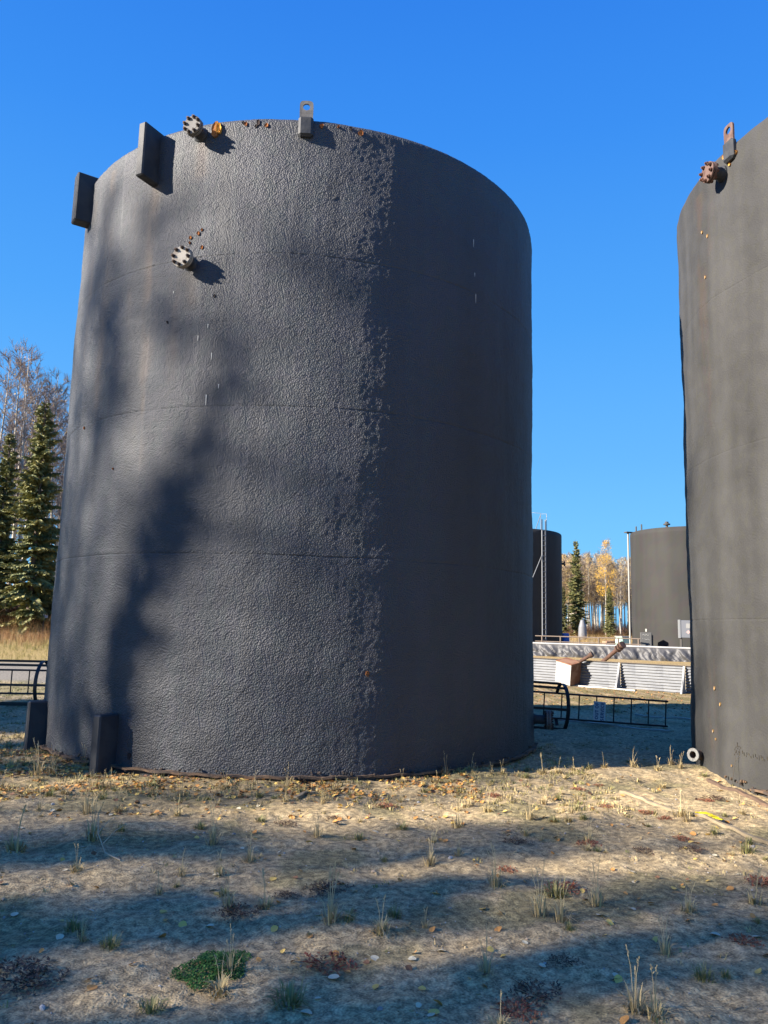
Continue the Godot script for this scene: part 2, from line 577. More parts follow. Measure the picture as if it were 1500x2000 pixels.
func lug(tank: Node3D, deg: float, h: float, m: Material, coat: Material) -> void:
	# a plate with a hole, rounded top; local x along the rim, y up
	var mb := MB.new()
	var hw := 0.078
	var top := 0.27
	var th := 0.022
	var cy := top - hw
	var outer := []
	var inner := []
	var seg := 28
	for k in seg:
		var a := TAU * k / seg
		var d := Vector2(cos(a), sin(a))
		var q := Vector2(clampf(d.x * 2.0, -1, 1), clampf(d.y * 2.0, -1, 1))
		var o2: Vector2
		if d.y >= -0.05:
			var e := Vector2(signf(d.x) * pow(absf(d.x), 0.55), pow(maxf(d.y, 0.0), 0.55)) * hw
			o2 = Vector2(0, cy) + e
		else:
			o2 = Vector2(q.x * hw, cy + d.y / maxf(absf(d.x), absf(d.y)) * hw)
		outer.append(o2)
		inner.append(Vector2(0, cy) + d * 0.042)
	for k in seg:
		var l := (k + 1) % seg
		for s in [-1.0, 1.0]:
			mb.quad(Vector3(outer[k].x, outer[k].y, s * th * 0.5), Vector3(outer[l].x, outer[l].y, s * th * 0.5), Vector3(inner[l].x, inner[l].y, s * th * 0.5), Vector3(inner[k].x, inner[k].y, s * th * 0.5), Vector3(0, 0, s))
		var mo: Vector2 = (outer[k] + outer[l]) * 0.5 - Vector2(0, cy)
		mb.quad(Vector3(outer[k].x, outer[k].y, -th * 0.5), Vector3(outer[l].x, outer[l].y, -th * 0.5), Vector3(outer[l].x, outer[l].y, th * 0.5), Vector3(outer[k].x, outer[k].y, th * 0.5), Vector3(mo.x, mo.y, 0))
		mb.quad(Vector3(inner[k].x, inner[k].y, -th * 0.5), Vector3(inner[l].x, inner[l].y, -th * 0.5), Vector3(inner[l].x, inner[l].y, th * 0.5), Vector3(inner[k].x, inner[k].y, th * 0.5), -Vector3(mo.x, mo.y, 0))
	mb.box(Transform3D(Basis(), Vector3(0, cy - hw - 0.1, 0)), Vector3(hw * 2 - 0.002, 0.2, th - 0.001))
	var o := part("lifting_lug", mb.mesh(m), tank)
	var od := out_dir(deg)
	o.transform = Transform3D(Basis(Vector3.UP, deg_to_rad(deg)), od * (TANK_R + 0.01) + Vector3.UP * h)
	var cb := MB.new()       # the foam lump that clads its foot
	cb.box(Transform3D(Basis(), Vector3(0, -0.06, 0.0)), Vector3(0.172, 0.25, 0.09), 0.028)
	part("foam_boss", cb.mesh(coat), o)

func roof_mesh(m: Material, lean: float) -> ArrayMesh:
	var mb := MB.new()
	mb.col = base_tone
	var k := 48
	for i in k:
		var a := TAU * i / k
		var b := TAU * (i + 1) / k
		var r := TANK_R - 0.2
		mb.tri(Vector3(0, TANK_H + 0.1, 0), Vector3(sin(a) * r, TANK_H - 0.03 - lean * sin(a), cos(a) * r), Vector3(sin(b) * r, TANK_H - 0.03 - lean * sin(b), cos(b) * r), Vector3.UP)
	return mb.mesh(m)

func foot_ring(m: Material, lo: float, hi: float) -> ArrayMesh:   # the steel chime plate round the foot
	var mb := MB.new()
	var k := 90
	for i in k:
		var a := deg_to_rad(lerpf(lo, hi, float(i) / k))
		var b := deg_to_rad(lerpf(lo, hi, float(i + 1) / k))
		var f := func(an: float, r: float, y: float) -> Vector3: return Vector3(sin(an) * r, y, cos(an) * r)
		var r0 := TANK_R - 0.05
		var r1 := TANK_R + 0.055 + 0.012 * sin(a * 37.0)
		var r2 := TANK_R + 0.055 + 0.012 * sin(b * 37.0)
		var y1 := 0.052 + 0.008 * sin(a * 61.0)
		var y2 := 0.052 + 0.008 * sin(b * 61.0)
		mb.quad(f.call(a, r0, y1), f.call(b, r0, y2), f.call(b, r2, y2), f.call(a, r1, y1), Vector3.UP)
		mb.quad(f.call(a, r1, y1), f.call(b, r2, y2), f.call(b, r2, y2 - 0.022), f.call(a, r1, y1 - 0.022), f.call(a, 1.0, 0.0))
	return mb.mesh(m)

func build_tanks() -> void:
	var coat := coat_material("coat", 1.9)
	var clad := coat_material("coat", 1.9)
	var m_box := m_rust("clad", Color(0.02, 0.024, 0.031), Color(0.032, 0.035, 0.040), 0.66, 0.02)
	var m_pale := m_rust("pale_flange", Color(0.34, 0.315, 0.275), Color(0.22, 0.19, 0.16), 0.7, 0.02)
	var m_grey := m_rust("grey_flange", Color(0.15, 0.148, 0.145), Color(0.12, 0.115, 0.11), 0.75, 0.02)
	var m_bolt := m_rust("dark_bolt", Color(0.03, 0.022, 0.02), Color(0.06, 0.035, 0.025), 0.8, 0.05)
	var m_rusty := m_rust("rust_brown", Color(0.085, 0.045, 0.034), Color(0.13, 0.08, 0.065), 0.8, 0.03)
	var m_chime := m_rust("chime_rust", Color(0.16, 0.10, 0.06), Color(0.06, 0.045, 0.035), 0.9, 0.03)
	var m_roof := m_vertex("roof", 0.8)
	# --- the large tank
	seams = [2.3, 3.93, 5.68]
	stains = [[-29.0, 6.7, 3.6, 0.085, 0.75], [-44.0, 7.2, 3.9, 0.07, 0.6], [-52.0, 7.0, 3.0, 0.06, 0.4], [-22.0, 5.5, 1.4, 0.07, 0.35], [-18.0, 7.1, 0.5, 0.09, 0.5], [-18.3, 5.52, 0.5, 0.09, 0.5], [-34.5, 6.6, 1.7, 0.06, 0.35]]
	shift = 0.0
	var lean := 0.03
	var t := thing("storage_tank", "large black foam-coated storage tank with tree shadows and two blind flanges", "tank", TANK_A)
	part("shell", shell_mesh(-95.0, 90.0, 0.0185, lean, coat), t)
	part("roof", roof_mesh(m_roof, lean), t)
	part("foot_ring", foot_ring(m_chime, -80, 80), t)
	clip_cover(t, "bracket_cover", -28.2, 6.72, 7.4, 0.25, 0.115, m_box)
	clip_cover(t, "bracket_cover", -55.6, 6.78, 7.46, 0.22, 0.19, m_box)
	clip_cover(t, "bracket_cover", -28.2, -0.08, 0.58, 0.25, 0.12, m_box)
	clip_cover(t, "bracket_cover", -57.2, -0.08, 0.57, 0.22, 0.15, m_box)
	nozzle(t, -18.6, 5.62, 0.2, 0.122, 0.07, coat_neck(), m_pale, m_bolt, 0.15)
	nozzle(t, -18.2, 7.22, 0.2, 0.113, 0.07, coat_neck(), m_grey, m_bolt, 0.3)
	nozzle(t, 80.0, 0.36, 0.24, 0.13, 0.062, m_box, m_grey, m_bolt, 0.3)
	lug(t, 3.2, TANK_H - 0.09, m_grey, m_box)
	var o := on_shell(t, "foam_chip", flake(0.12, 0.2, 3, Color(0.30, 0.12, 0.03), Color(0.24, 0.1, 0.03), 0.02), -14.9, 7.26)
	o.set_meta("label", "orange patch where the foam has broken away")
	on_shell(t, "foam_chip", flake(0.065, 0.15, 9, Color(0.62, 0.36, 0.06), Color(0.6, 0.3, 0.05), 0.03), -14.1, 7.25)
	for q in [[-19.0, 5.94, 0.035], [-17.3, 5.98, 0.04], [-16.6, 6.02, 0.03], [-19.1, 5.88, 0.025], [-16.3, 5.8, 0.04], [18.4, 1.08, 0.045], [-8.6, 7.28, 0.04], [-4.5, 7.25, 0.045], [6.2, 7.27, 0.05], [14.0, 7.25, 0.06], [9.5, 7.29, 0.03], [-48.0, 3.9, 0.03], [-35.0, 3.3, 0.02]]:
		on_shell(t, "foam_chip", flake(q[2], q[2] * 1.3, int(q[1] * 100), Color(0.35, 0.13, 0.03), Color(0.2, 0.07, 0.03), 0.012), q[0], q[1])
	for q in [[-6.2, 7.29, 0.05], [-6.6, 7.25, 0.03], [-9.2, 7.3, 0.03], [12.0, 7.29, 0.03], [-23.0, 4.95, 0.02], [-13.0, 5.2, 0.025], [-25.0, 0.16, 0.05]]:
		on_shell(t, "foam_chip", flake(q[2], q[2] * 1.5, int(q[1] * 70), Color(0.02, 0.018, 0.018), Color(0.05, 0.03, 0.025), 0.01), q[0], q[1])
	for q in [[-13.6, 4.0, 0.12], [-16.0, 4.72, 0.06], [-14.0, 4.85, 0.05], [-11.2, 4.15, 0.05], [-13.0, 4.5, 0.08], [41.0, 6.3, 0.1], [41.5, 5.9, 0.05], [42.0, 5.6, 0.12], [-22.0, 5.3, 0.03]]:
		on_shell(t, "bird_dropping", streak_mesh(q[2], 0.006), q[0], q[1])
	ragged_foot(t, 1, -58.0, 70.0, 120)
	# --- the tank that the frame cuts
	TANK_H = 7.14
	seams = [1.75, 3.6, 5.45]
	stains = [[-89.0, 6.9, 3.0, 0.1, 0.4], [-85.0, 7.0, 1.1, 0.06, 0.25], [-92.0, 1.3, 1.2, 0.09, 0.4]]
	shift = 3000.0
	swell = 0.034
	grain = 0.0022
	base_tone = Color(0.045, 0.045, 0.044)
	var coat_b := coat_material("coat_smooth", 0.5)
	coat_b.roughness = 0.75
	coat_b.metallic_specular = 0.4
	var b := thing("storage_tank", "grey-black storage tank with a rust-brown flange and scratches near its foot", "tank", TANK_B)
	part("shell", shell_mesh(-118.0, -20.0, 0.026, 0.02, coat_b), b)
	part("roof", roof_mesh(m_roof, 0.02), b)
	part("foot_ring", foot_ring(m_chime, -78, 20), b)
	nozzle(b, -79.9, 6.87, 0.19, 0.118, 0.07, coat_neck(), m_rusty, m_rust("rust_bolt", Color(0.07, 0.03, 0.02), Color(0.12, 0.05, 0.03), 0.85, 0.05), 0.25)
	lug(b, -77.0, TANK_H - 0.03, m_rusty, m_box)
	for q in [[-83.6, 7.0, 0.1], [-82.4, 6.97, 0.06], [-78.9, 7.05, 0.05], [-76.2, 7.07, 0.05], [-75.6, 6.98, 0.05], [-78.2, 7.0, 0.04], [-77.4, 6.9, 0.035]]:
		on_shell(b, "foam_chip", flake(q[2], q[2] * 1.1, int(q[1] * 90 - q[0]), Color(0.5, 0.2, 0.04), Color(0.6, 0.42, 0.12), 0.02), q[0], q[1])
	for q in [[-87.8, 6.4, 0.028], [-85.6, 6.28, 0.03], [-86.9, 5.8, 0.03], [-90.5, 0.98, 0.03], [-88.0, 0.82, 0.026], [-92.0, 0.5, 0.022], [-91.0, 0.42, 0.018], [-84.5, 0.2, 0.016]]:
		on_shell(b, "foam_chip", flake(q[2], q[2] * 1.6, int(q[1] * 90 - q[0]), Color(0.3, 0.17, 0.05), Color(0.45, 0.33, 0.2), 0.012), q[0], q[1])
	var r := RandomNumberGenerator.new()
	r.seed = 8
	for k in 20:       # a row of short gouges
		var ph := -82.8 + k * 0.47 + r.randf_range(-0.12, 0.12)
		on_shell(b, "gouge", flake(r.randf_range(0.006, 0.012), r.randf_range(0.02, 0.055), k, Color(0.03, 0.025, 0.02), Color(0.10, 0.085, 0.05), 0.005), ph, 0.36 + 0.015 * sin(k * 1.9) + (0.06 if k < 4 else 0.0) * (k % 2))
	ragged_foot(b, 2, -88.0, -10.0, 60)
	TANK_H = 7.38

var _neck_m: Material
func coat_neck() -> Material:
	return m_rust("clad", Color(0.02, 0.024, 0.031), Color(0.032, 0.035, 0.040), 0.66, 0.02)

func ragged_foot(tank: Node3D, sd: int, lo: float, hi: float, count: int) -> void:   # crumbling lower hem of the foam
	var r := RandomNumberGenerator.new()
	r.seed = sd
	var mb := MB.new()
	for k in count:
		var a := r.randf_range(lo, hi)
		mb.col = Color(0.05, 0.042, 0.036).lerp(Color(0.17, 0.1, 0.05), r.randf() * r.randf())
		var s := r.randf_range(0.008, 0.024)
		mb.box(Transform3D(Basis.from_euler(Vector3(r.randf() * 3, r.randf() * 3, r.randf() * 3)), out_dir(a) * (TANK_R + r.randf_range(0.0, 0.05)) + Vector3.UP * r.randf_range(0.0, 0.09)), Vector3(s * 1.8, s, s * 1.3), s * 0.25)
	var o := part("crumbled_foam", mb.mesh(m_vertex("crumb", 0.95)), tank)
	o.set_meta("kind", "stuff")


# ------------------------------------------------------------------ trees
func aspen_meshes(sd: int, h: float, leaves: int, leaf_col: Color, thick := 1.0, twig := 1.0) -> Array:
	var r := RandomNumberGenerator.new()
	r.seed = sd
	var trunk := MB.new()
	var pts := []
	var rad := []
	var cols := []
	var rings := 18
	var dx := r.randf_range(-0.02, 0.02) * h
	var dz := r.randf_range(-0.02, 0.02) * h
	var wob := r.randf_range(0, 6)
	var r0 := (0.0075 * h + 0.02) * thick
	for k in rings:
		var t := float(k) / (rings - 1)
		pts.append(Vector3(dx * t * t + sin(t * 7.0 + wob) * 0.006 * h * t, t * h - 0.25 * (1.0 - t), dz * t * t + cos(t * 6.0 + wob) * 0.006 * h * t))
		rad.append(lerpf(r0, 0.012, pow(t, 0.85)))
		var bark := Color(0.50, 0.46, 0.385).lerp(Color(0.36, 0.31, 0.26), t * 0.4)
		if r.randf() < 0.3: bark = bark.lerp(Color(0.07, 0.06, 0.05), r.randf_range(0.4, 0.9))
		if k < 2: bark = Color(0.2, 0.17, 0.14)
		cols.append(bark)
	trunk.tube(pts, rad, 7, false, cols)
	var crown := MB.new()
	var nb := 30
	for b in nb:
		var t := 0.40 + 0.58 * pow(float(b) / nb, 0.9)
		var fi := t * (rings - 1)
		var k := int(fi)
		var base: Vector3 = (pts[k] as Vector3).lerp(pts[mini(k + 1, rings - 1)], fi - k)
		var az := b * 2.399 + r.randf_range(-0.5, 0.5)
		var el := r.randf_range(0.45, 0.95)
		var ln := h * 0.17 * (1.0 - 0.72 * pow((t - 0.40) / 0.6, 1.3)) * r.randf_range(0.6, 1.1)
		var dir := Vector3(cos(az) * cos(el), sin(el), sin(az) * cos(el))
		var bp := [base]
		var p := base
		var br := [lerpf(0.035, 0.012, (t - 0.4) / 0.6) * h / 17.0 * (0.5 + 0.5 * thick)]
		crown.col = Color(0.38, 0.34, 0.285).lerp(Color(0.22, 0.18, 0.155), r.randf())
		for s in 3:
			dir = (dir + Vector3(r.randf_range(-0.15, 0.15), 0.16, r.randf_range(-0.15, 0.15))).normalized()
			p += dir * ln / 3.0
			bp.append(p); br.append(maxf(br[0] * (1.0 - 0.3 * (s + 1)), 0.005))
		crown.tube(bp, br, 3, false)
		for s in 7:
			var u := r.randf_range(0.25, 1.0)
			var q := u * 3.0
			var kq := mini(int(q), 2)
			var sp: Vector3 = (bp[kq] as Vector3).lerp(bp[kq + 1], q - kq)
			var sd2 := (dir + Vector3(r.randf_range(-1, 1), r.randf_range(-0.35, 0.5), r.randf_range(-1, 1))).normalized()
			var sl := ln * r.randf_range(0.18, 0.38) + 0.15
			var tip := sp + sd2 * sl
			crown.col = Color(0.27, 0.22, 0.19).lerp(Color(0.20, 0.155, 0.14), r.randf())
			crown.tube([sp, tip], [0.009 * twig, 0.005 * twig], 3, false)
			for w in 6:
				var wp := sp.lerp(tip, r.randf_range(0.2, 1.0))
				var wd := (sd2 + Vector3(r.randf_range(-1, 1), r.randf_range(-0.4, 0.7), r.randf_range(-1, 1)) * 0.9).normalized()
				var wl := r.randf_range(0.18, 0.5)
				crown.tube([wp, wp + wd * wl], [0.0055 * twig, 0.002 * twig], 3, false)
	for k in leaves:
		var t := r.randf_range(0.42, 1.0)
		var a := r.randf_range(0, TAU)
		var cr := h * 0.11 * (1.05 - pow(absf(t - 0.62) / 0.45, 1.5)) * sqrt(r.randf())
		var clump := sin(a * 3.0 + t * 23.0 + sd) + sin(t * 41.0)
		if clump < -0.2: continue
		var pos := Vector3(cos(a) * cr + dx * t * t, t * h, sin(a) * cr + dz * t * t)
		crown.col = leaf_col.lerp(Color(0.45, 0.22, 0.05), r.randf() * 0.35)
		var al := Vector3(r.randf_range(-1, 1), r.randf_range(-1, 0.4), r.randf_range(-1, 1)).normalized()
		var sdv := al.cross(Vector3(r.randf_range(-1, 1), r.randf_range(-1, 1), r.randf_range(-1, 1))).normalized()
		crown.diamond(pos, al * 0.13, sdv * 0.05, al.cross(sdv).normalized())
	return [trunk.mesh(m_vertex("bark", 0.9)), crown.mesh(m_vertex("twig", 0.9))]

func spruce_meshes(sd: int, h: float, slim: float, tone: float) -> Array:
	var r := RandomNumberGenerator.new()
	r.seed = sd
	var trunk := MB.new()
	var bend := r.randf_range(-0.15, 0.15)
	var tp := []
	var tr := []
	for k in 10:
		var t := k / 9.0
		tp.append(Vector3(bend * t * t, t * h - 0.25 * (1.0 - t), -bend * t)); tr.append(lerpf(0.013 * h + 0.02, 0.01, t))
	trunk.col = Color(0.13, 0.10, 0.08)
	trunk.tube(tp, tr, 7, false)
	var crown := MB.new()
	var levels := int(h * 5.0)
	for lv in levels:
		var t := lerpf(0.05, 0.985, pow(float(lv) / levels, 0.95))
		var nb := 6 if t < 0.8 else 5
		for b in nb:
			if r.randf() < 0.08: continue
			var az := r.randf_range(0, TAU)
			var ln := (pow(1.0 - t, 0.72) * h * 0.155 * slim + 0.1) * r.randf_range(0.4, 1.3)
			if t < 0.16: ln *= 0.6
			var o := Vector3(cos(az), 0, sin(az))
			var side := Vector3(-o.z, 0, o.x)
			var drop := lerpf(0.55, -0.5, t) * r.randf_range(0.7, 1.2)
			var base := Vector3(bend * t * t, t * h, -bend * t)
			var p1 := base + o * ln * 0.5 - Vector3.UP * ln * 0.5 * drop
			var p2 := base + o * ln - Vector3.UP * ln * (drop * 0.85)
			crown.col = Color(0.11, 0.085, 0.06)
			crown.tube([base, p1, p2], [0.018, 0.012, 0.004], 3, false)
			var m := int(7 + ln * 20)
			var tint := r.randf()
			for k in m:
				var u := lerpf(0.12, 1.0, (k + r.randf()) / m)
				var p := base.lerp(p1, u * 2.0) if u < 0.5 else p1.lerp(p2, u * 2.0 - 1.0)
				var g := Color(0.06, 0.085, 0.034).lerp(Color(0.23, 0.21, 0.075), clampf(tint * 0.55 + r.randf() * 0.5, 0, 1)) * tone
				g.a = 1.0
				crown.col = g
				for s in [-1.0, 1.0]:
					var tl := (0.16 + 0.28 * (1.0 - u) * minf(ln, 1.2)) * r.randf_range(0.7, 1.3)
					var al: Vector3 = (o * 0.75 + side * s * r.randf_range(0.5, 1.1) - Vector3.UP * r.randf_range(0.05, 1.1)).normalized() * tl
					var sv := al.cross(Vector3(r.randf_range(-1, 1), r.randf_range(0.2, 1), r.randf_range(-1, 1))).normalized() * tl * 0.26
					crown.diamond(p, al, sv, (Vector3.UP * 0.7 + o * 0.5 + Vector3(r.randf_range(-0.5, 0.5), 0, r.randf_range(-0.5, 0.5))).normalized())
	return [trunk.mesh(m_vertex("bark", 0.9)), crown.mesh(needle_material())]

func needle_material() -> Material:
	var m := m_vertex("needles", 0.75)
	m.cull_mode = BaseMaterial3D.CULL_DISABLED
	m.backlight_enabled = true
	m.backlight = Color(0.35, 0.35, 0.3)
	return m

func tree(called: String, label: String, meshes: Array, pos: Vector3, turn: float, size: float, group: String, tilt := Vector3.ZERO) -> Node3D:
	var o := thing(called, label, "tree", pos, turn, group)
	o.rotation = Vector3(tilt.x, turn, tilt.z)
	o.scale = Vector3.ONE * size
	part("trunk", meshes[0], o)
	part("crown", meshes[1], o)
	return o

var aspens := []
var spruces := []
var golden := []
var far_aspens := []
var leaning := []

func polar(bearing: float, dist: float) -> Vector3:
	var a := deg_to_rad(bearing)
	var p := Vector3(sin(a) * dist, 0, -cos(a) * dist)
	p.y = gh(p.x, p.z)
	return p

func sunward(u: float, s: float) -> Vector3:    # s metres towards the sun, u across it (to the far side negative)
	var a := deg_to_rad(SUN_BEARING)
	var d := Vector3(sin(a), 0, -cos(a))
	var p := Vector3(-cos(a), 0, -sin(a))
	var q := d * s + p * u
	q.y = gh(q.x, q.z)
	return q

func build_trees() -> void:
	for k in 6: aspens.append(aspen_meshes(100 + k, 17.0, [100, 600, 60, 900, 150, 400][k], Color(0.52, 0.37, 0.16), 1.1, 1.6))
	for k in 5: far_aspens.append(aspen_meshes(160 + k, 17.0, [1600, 3000, 2200, 3400, 1000][k], Color(0.62, 0.48, 0.22), 1.25, 2.0))
	leaning = aspen_meshes(147, 17.0, 500, Color(0.52, 0.37, 0.16), 3.0, 2.5)
	golden = aspen_meshes(140, 15.0, 3600, Color(0.68, 0.42, 0.05))
	for k in 3: spruces.append(spruce_meshes(200 + k, 13.0, [1.0, 0.8, 1.2][k], [1.3, 1.2, 0.95][k]))
	var r := RandomNumberGenerator.new()
	# --- wood beyond the road
	tree("spruce_tree", "tall green spruce standing in front of bare aspens beyond the road", spruces[0], polar(-24.4, 41.5), 0.4, 0.92, "spruces beyond the road")
	tree("spruce_tree", "darker spruce half behind the tall green spruce beyond the road", spruces[1], polar(-26.6, 43.0), 1.7, 0.8, "spruces beyond the road")
	tree("spruce_tree", "young spruce with low boughs beside the tall one at the road edge", spruces[2], polar(-23.4, 43.0), 2.7, 0.36, "spruces beyond the road")
	for q in [[-29.5, 46.0, 1.0], [-33.0, 44.0, 0.8], [-17.0, 46.0, 0.9], [-12.0, 48.0, 1.05]]:
		tree("spruce_tree", "spruce in the wood beyond the road, away from the bare aspens", spruces[int(q[0]) % 3 * -1], polar(q[0], q[1]), q[1], q[2], "spruces beyond the road")
	r.seed = 31
	var al := [[-25.2, 46.0, 0.93], [-24.4, 47.5, 0.88], [-22.6, 45.0, 0.73], [-23.2, 47.0, 0.84], [-26.2, 46.0, 0.95], [-21.9, 49.0, 0.78], [-25.7, 51.0, 0.96], [-22.3, 53.0, 0.82], [-24.0, 54.0, 0.91], [-23.6, 51.0, 0.85], [-27.3, 47.0, 0.91], [-28.6, 49.0, 0.91], [-20.6, 50.0, 0.77], [-19.0, 47.0, 0.82]]
	for k in 14: al.append([r.randf_range(-27.0, -21.0), r.randf_range(45.0, 58.0), r.randf_range(0.7, 0.9)])
	for k in al.size():
		tree("aspen_tree", "leafless pale-trunked aspen in the wood beyond the road", aspens[(k * 2) % 6], polar(al[k][0], al[k][1]), r.randf_range(0, 6.2), al[k][2], "bare aspens beyond the road", Vector3(r.randf_range(-0.05, 0.05), 0, r.randf_range(-0.06, 0.04)))
	for k in 26:
		tree("aspen_tree", "leafless pale-trunked aspen in the wood beyond the road", aspens[r.randi() % 6], polar(r.randf_range(-44, -12), r.randf_range(52, 75)), r.randf_range(0, 6.2), r.randf_range(0.75, 1.0), "bare aspens beyond the road", Vector3(r.randf_range(-0.05, 0.05), 0, r.randf_range(-0.05, 0.05)))
	# --- wood behind the far tanks
	tree("spruce_tree", "tall spruce rising above the aspens beside the far ladder tank", spruces[1], polar(14.15, 104.0), 0.2, 0.98, "spruces behind the far tanks")
	tree("spruce_tree", "spruce with full low boughs close by the far ladder tank", spruces[2], polar(13.2, 102.0), 2.2, 0.5, "spruces behind the far tanks")
	tree("spruce_tree", "short ragged spruce below the golden aspen", spruces[0], polar(16.4, 103.0), 1.2, 0.5, "spruces behind the far tanks")
	tree("golden_aspen", "aspen still holding golden leaves among the bare trees", golden, polar(16.15, 104.0), 0.7, 0.84, "")
	r.seed = 77
	for k in 150:
		var b := r.randf_range(9.5, 23.0) if k > 100 else r.randf_range(12.4, 19.6)
		var ds := r.randf_range(104, 132)
		tree("aspen_tree", "bare slender aspen in the wood behind the far tanks", far_aspens[r.randi() % 5], polar(b, ds), r.randf_range(0, 6.2), r.randf_range(0.55, 0.72) * ds / 118.0, "bare aspens behind the far tanks", Vector3(r.randf_range(-0.04, 0.04), 0, r.randf_range(-0.05, 0.05)))
	# --- the trees beside the yard that shade it
	for q in SHADE:
		var is_spruce: bool = q[3] >= 10
		var ms: Array = spruces[int(q[3]) % 10 % 3] if is_spruce else (golden if q[3] == 6 else leaning if q[3] == 7 else aspens[int(q[3]) % 6])
		var tall: float = tan(deg_to_rad(SUN_HEIGHT)) * (q[1] - q[2])
		var o := tree("spruce_tree" if is_spruce else "aspen_tree", ("spruce" if is_spruce else "tall aspen") + " at the sunny side of the yard", ms, sunward(q[0], q[1]), q[1] * 1.3, 1.0, "trees at the sunny side of the yard")
		var lean: Vector3 = (sunward(1.0, 0.0) - sunward(0.0, 0.0)).normalized()
		o.basis = Basis(Vector3.UP.cross(lean).normalized(), q[4]) * Basis(Vector3.UP, q[1] * 1.3) * Basis.from_scale(Vector3(q[5], 1.0, q[5]) * tall / (13.0 if is_spruce else (15.0 if q[3] == 6 else 17.0)))

# [across, towards the sun, where the tip of its shadow falls, kind (10+ spruce, 6 leafy), lean, breadth]
const SHADE := [
	[-2.6, 27.0, -4.2, 3, 0.0, 1.0], [-3.4, 24.0, -4.6, 11, 0.0, 1.0], [-4.1, 29.0, -5.0, 6, 0.0, 0.9], [-4.7, 25.0, -3.4, 10, 0.0, 0.9], [-5.3, 31.0, -3.6, 6, 0.0, 0.9],
	[-5.9, 26.0, -1.6, 11, 0.0, 0.9], [-6.4, 33.0, -1.2, 6, 0.0, 0.8], [-7.1, 28.0, 0.2, 10, 0.0, 0.8], [-3.0, 33.0, -4.0, 2, 0.0, 1.0], [-4.9, 37.0, -5.0, 3, 0.0, 1.0],
	[-11.4, 26.5, -12.6, 12, 0.182, 0.19], [-10.5, 34.0, -5.0, 1, 0.0, 1.0], [-10.0, 37.0, -13.0, 0, 0.0, 1.0], [-9.3, 41.0, -15.0, 4, 0.0, 1.0],
	[-8.9, 44.0, -2.5, 5, 0.08, 1.0], [-8.5, 43.0, -14.0, 5, 0.0, 1.0], [-10.8, 36.0, -8.0, 11, 0.0, 0.4],
	[-12.9, 30.0, -12.0, 12, 0.0, 0.8], [-13.4, 36.0, -10.0, 11, 0.0, 1.0], [-15.0, 40.0, -8.0, 12, 0.0, 1.0], [-16.5, 33.0, -6.0, 2, 0.0, 1.0]]


# ------------------------------------------------------------------ small plants and litter
func tuft_mesh(sd: int, blades: int, tall: float, wide: float, a: Color, b: Color, stalks := 0) -> ArrayMesh:
	var r := RandomNumberGenerator.new()
	r.seed = sd
	var mb := MB.new()
	for k in blades:
		var az := r.randf_range(0, TAU)
		var o := Vector3(cos(az), 0, sin(az))
		var ln := tall * r.randf_range(0.45, 1.0)
		var out := r.randf_range(0.15, 0.95)
		var p0 := o * r.randf_range(0, wide * 0.4) - Vector3(0, 0.015, 0)
		var p1 := p0 + (Vector3.UP * (1.0 - out * 0.4) + o * out * 0.5) * ln * 0.6
		var p2 := p1 + (Vector3.UP * (0.7 - out) + o * out) * ln * 0.5
		mb.col = a.lerp(b, r.randf())
		mb.blade(p0, p1, p2, r.randf_range(0.002, 0.004), Vector3(-o.z, 0, o.x))
	for k in stalks:
		var az := r.randf_range(0, TAU)
		var o := Vector3(cos(az), 0, sin(az)) * r.randf_range(0.05, 0.4)
		var ln := tall * r.randf_range(1.0, 1.6)
		mb.col = Color(0.5, 0.40, 0.22)
		var q := Vector3.UP * ln * 0.6 + o * ln * 0.4
		mb.tube([Vector3(0, -0.015, 0), q, q + (Vector3.UP * 0.8 + o * 1.3) * ln * 0.4], [0.0017, 0.0013, 0.0008], 3, false)
		for s in 4:
			var p := q + (Vector3.UP * 0.8 + o * 1.3) * ln * (0.18 + 0.055 * s)
			mb.diamond(p, Vector3(r.randf_range(-0.4, 0.4), 0.8, r.randf_range(-0.4, 0.4)) * 0.016, Vector3(0.0018, 0, 0.0018), Vector3.FORWARD)
	return mb.mesh(m_vertex("blade", 0.8))

func leaf_mesh(sd: int) -> ArrayMesh:      # an aspen leaf, about 1 across, curled; colour comes with the copy or the material
	var r := RandomNumberGenerator.new()
	r.seed = sd
	var mb := MB.new()
	var curl := r.randf_range(0.05, 0.3)
	var bend := r.randf_range(-0.2, 0.35)
	var ring := []
	for k in 10:
		var a := TAU * k / 10
		var rr := 0.5 * (1.0 + 0.12 * cos(a) + 0.07 * absf(cos(a * 0.5)) * cos(a)) * r.randf_range(0.93, 1.05)
		if k == 0: rr = 0.64
		var x := cos(a) * rr
		var z := sin(a) * rr * 0.85
		ring.append(Vector3(x, curl * z * z * 2.0 + bend * x * x * 0.7, z))
	for k in 10:
		mb.tri(Vector3.ZERO, ring[k], ring[(k + 1) % 10], Vector3.UP)
	mb.tube([Vector3(-0.5, bend * 0.2, 0), Vector3(-0.85, 0.05, 0.08), Vector3(-1.05, 0.02, 0.16)], [0.02, 0.016, 0.014], 3, false)
	return mb.mesh(null)

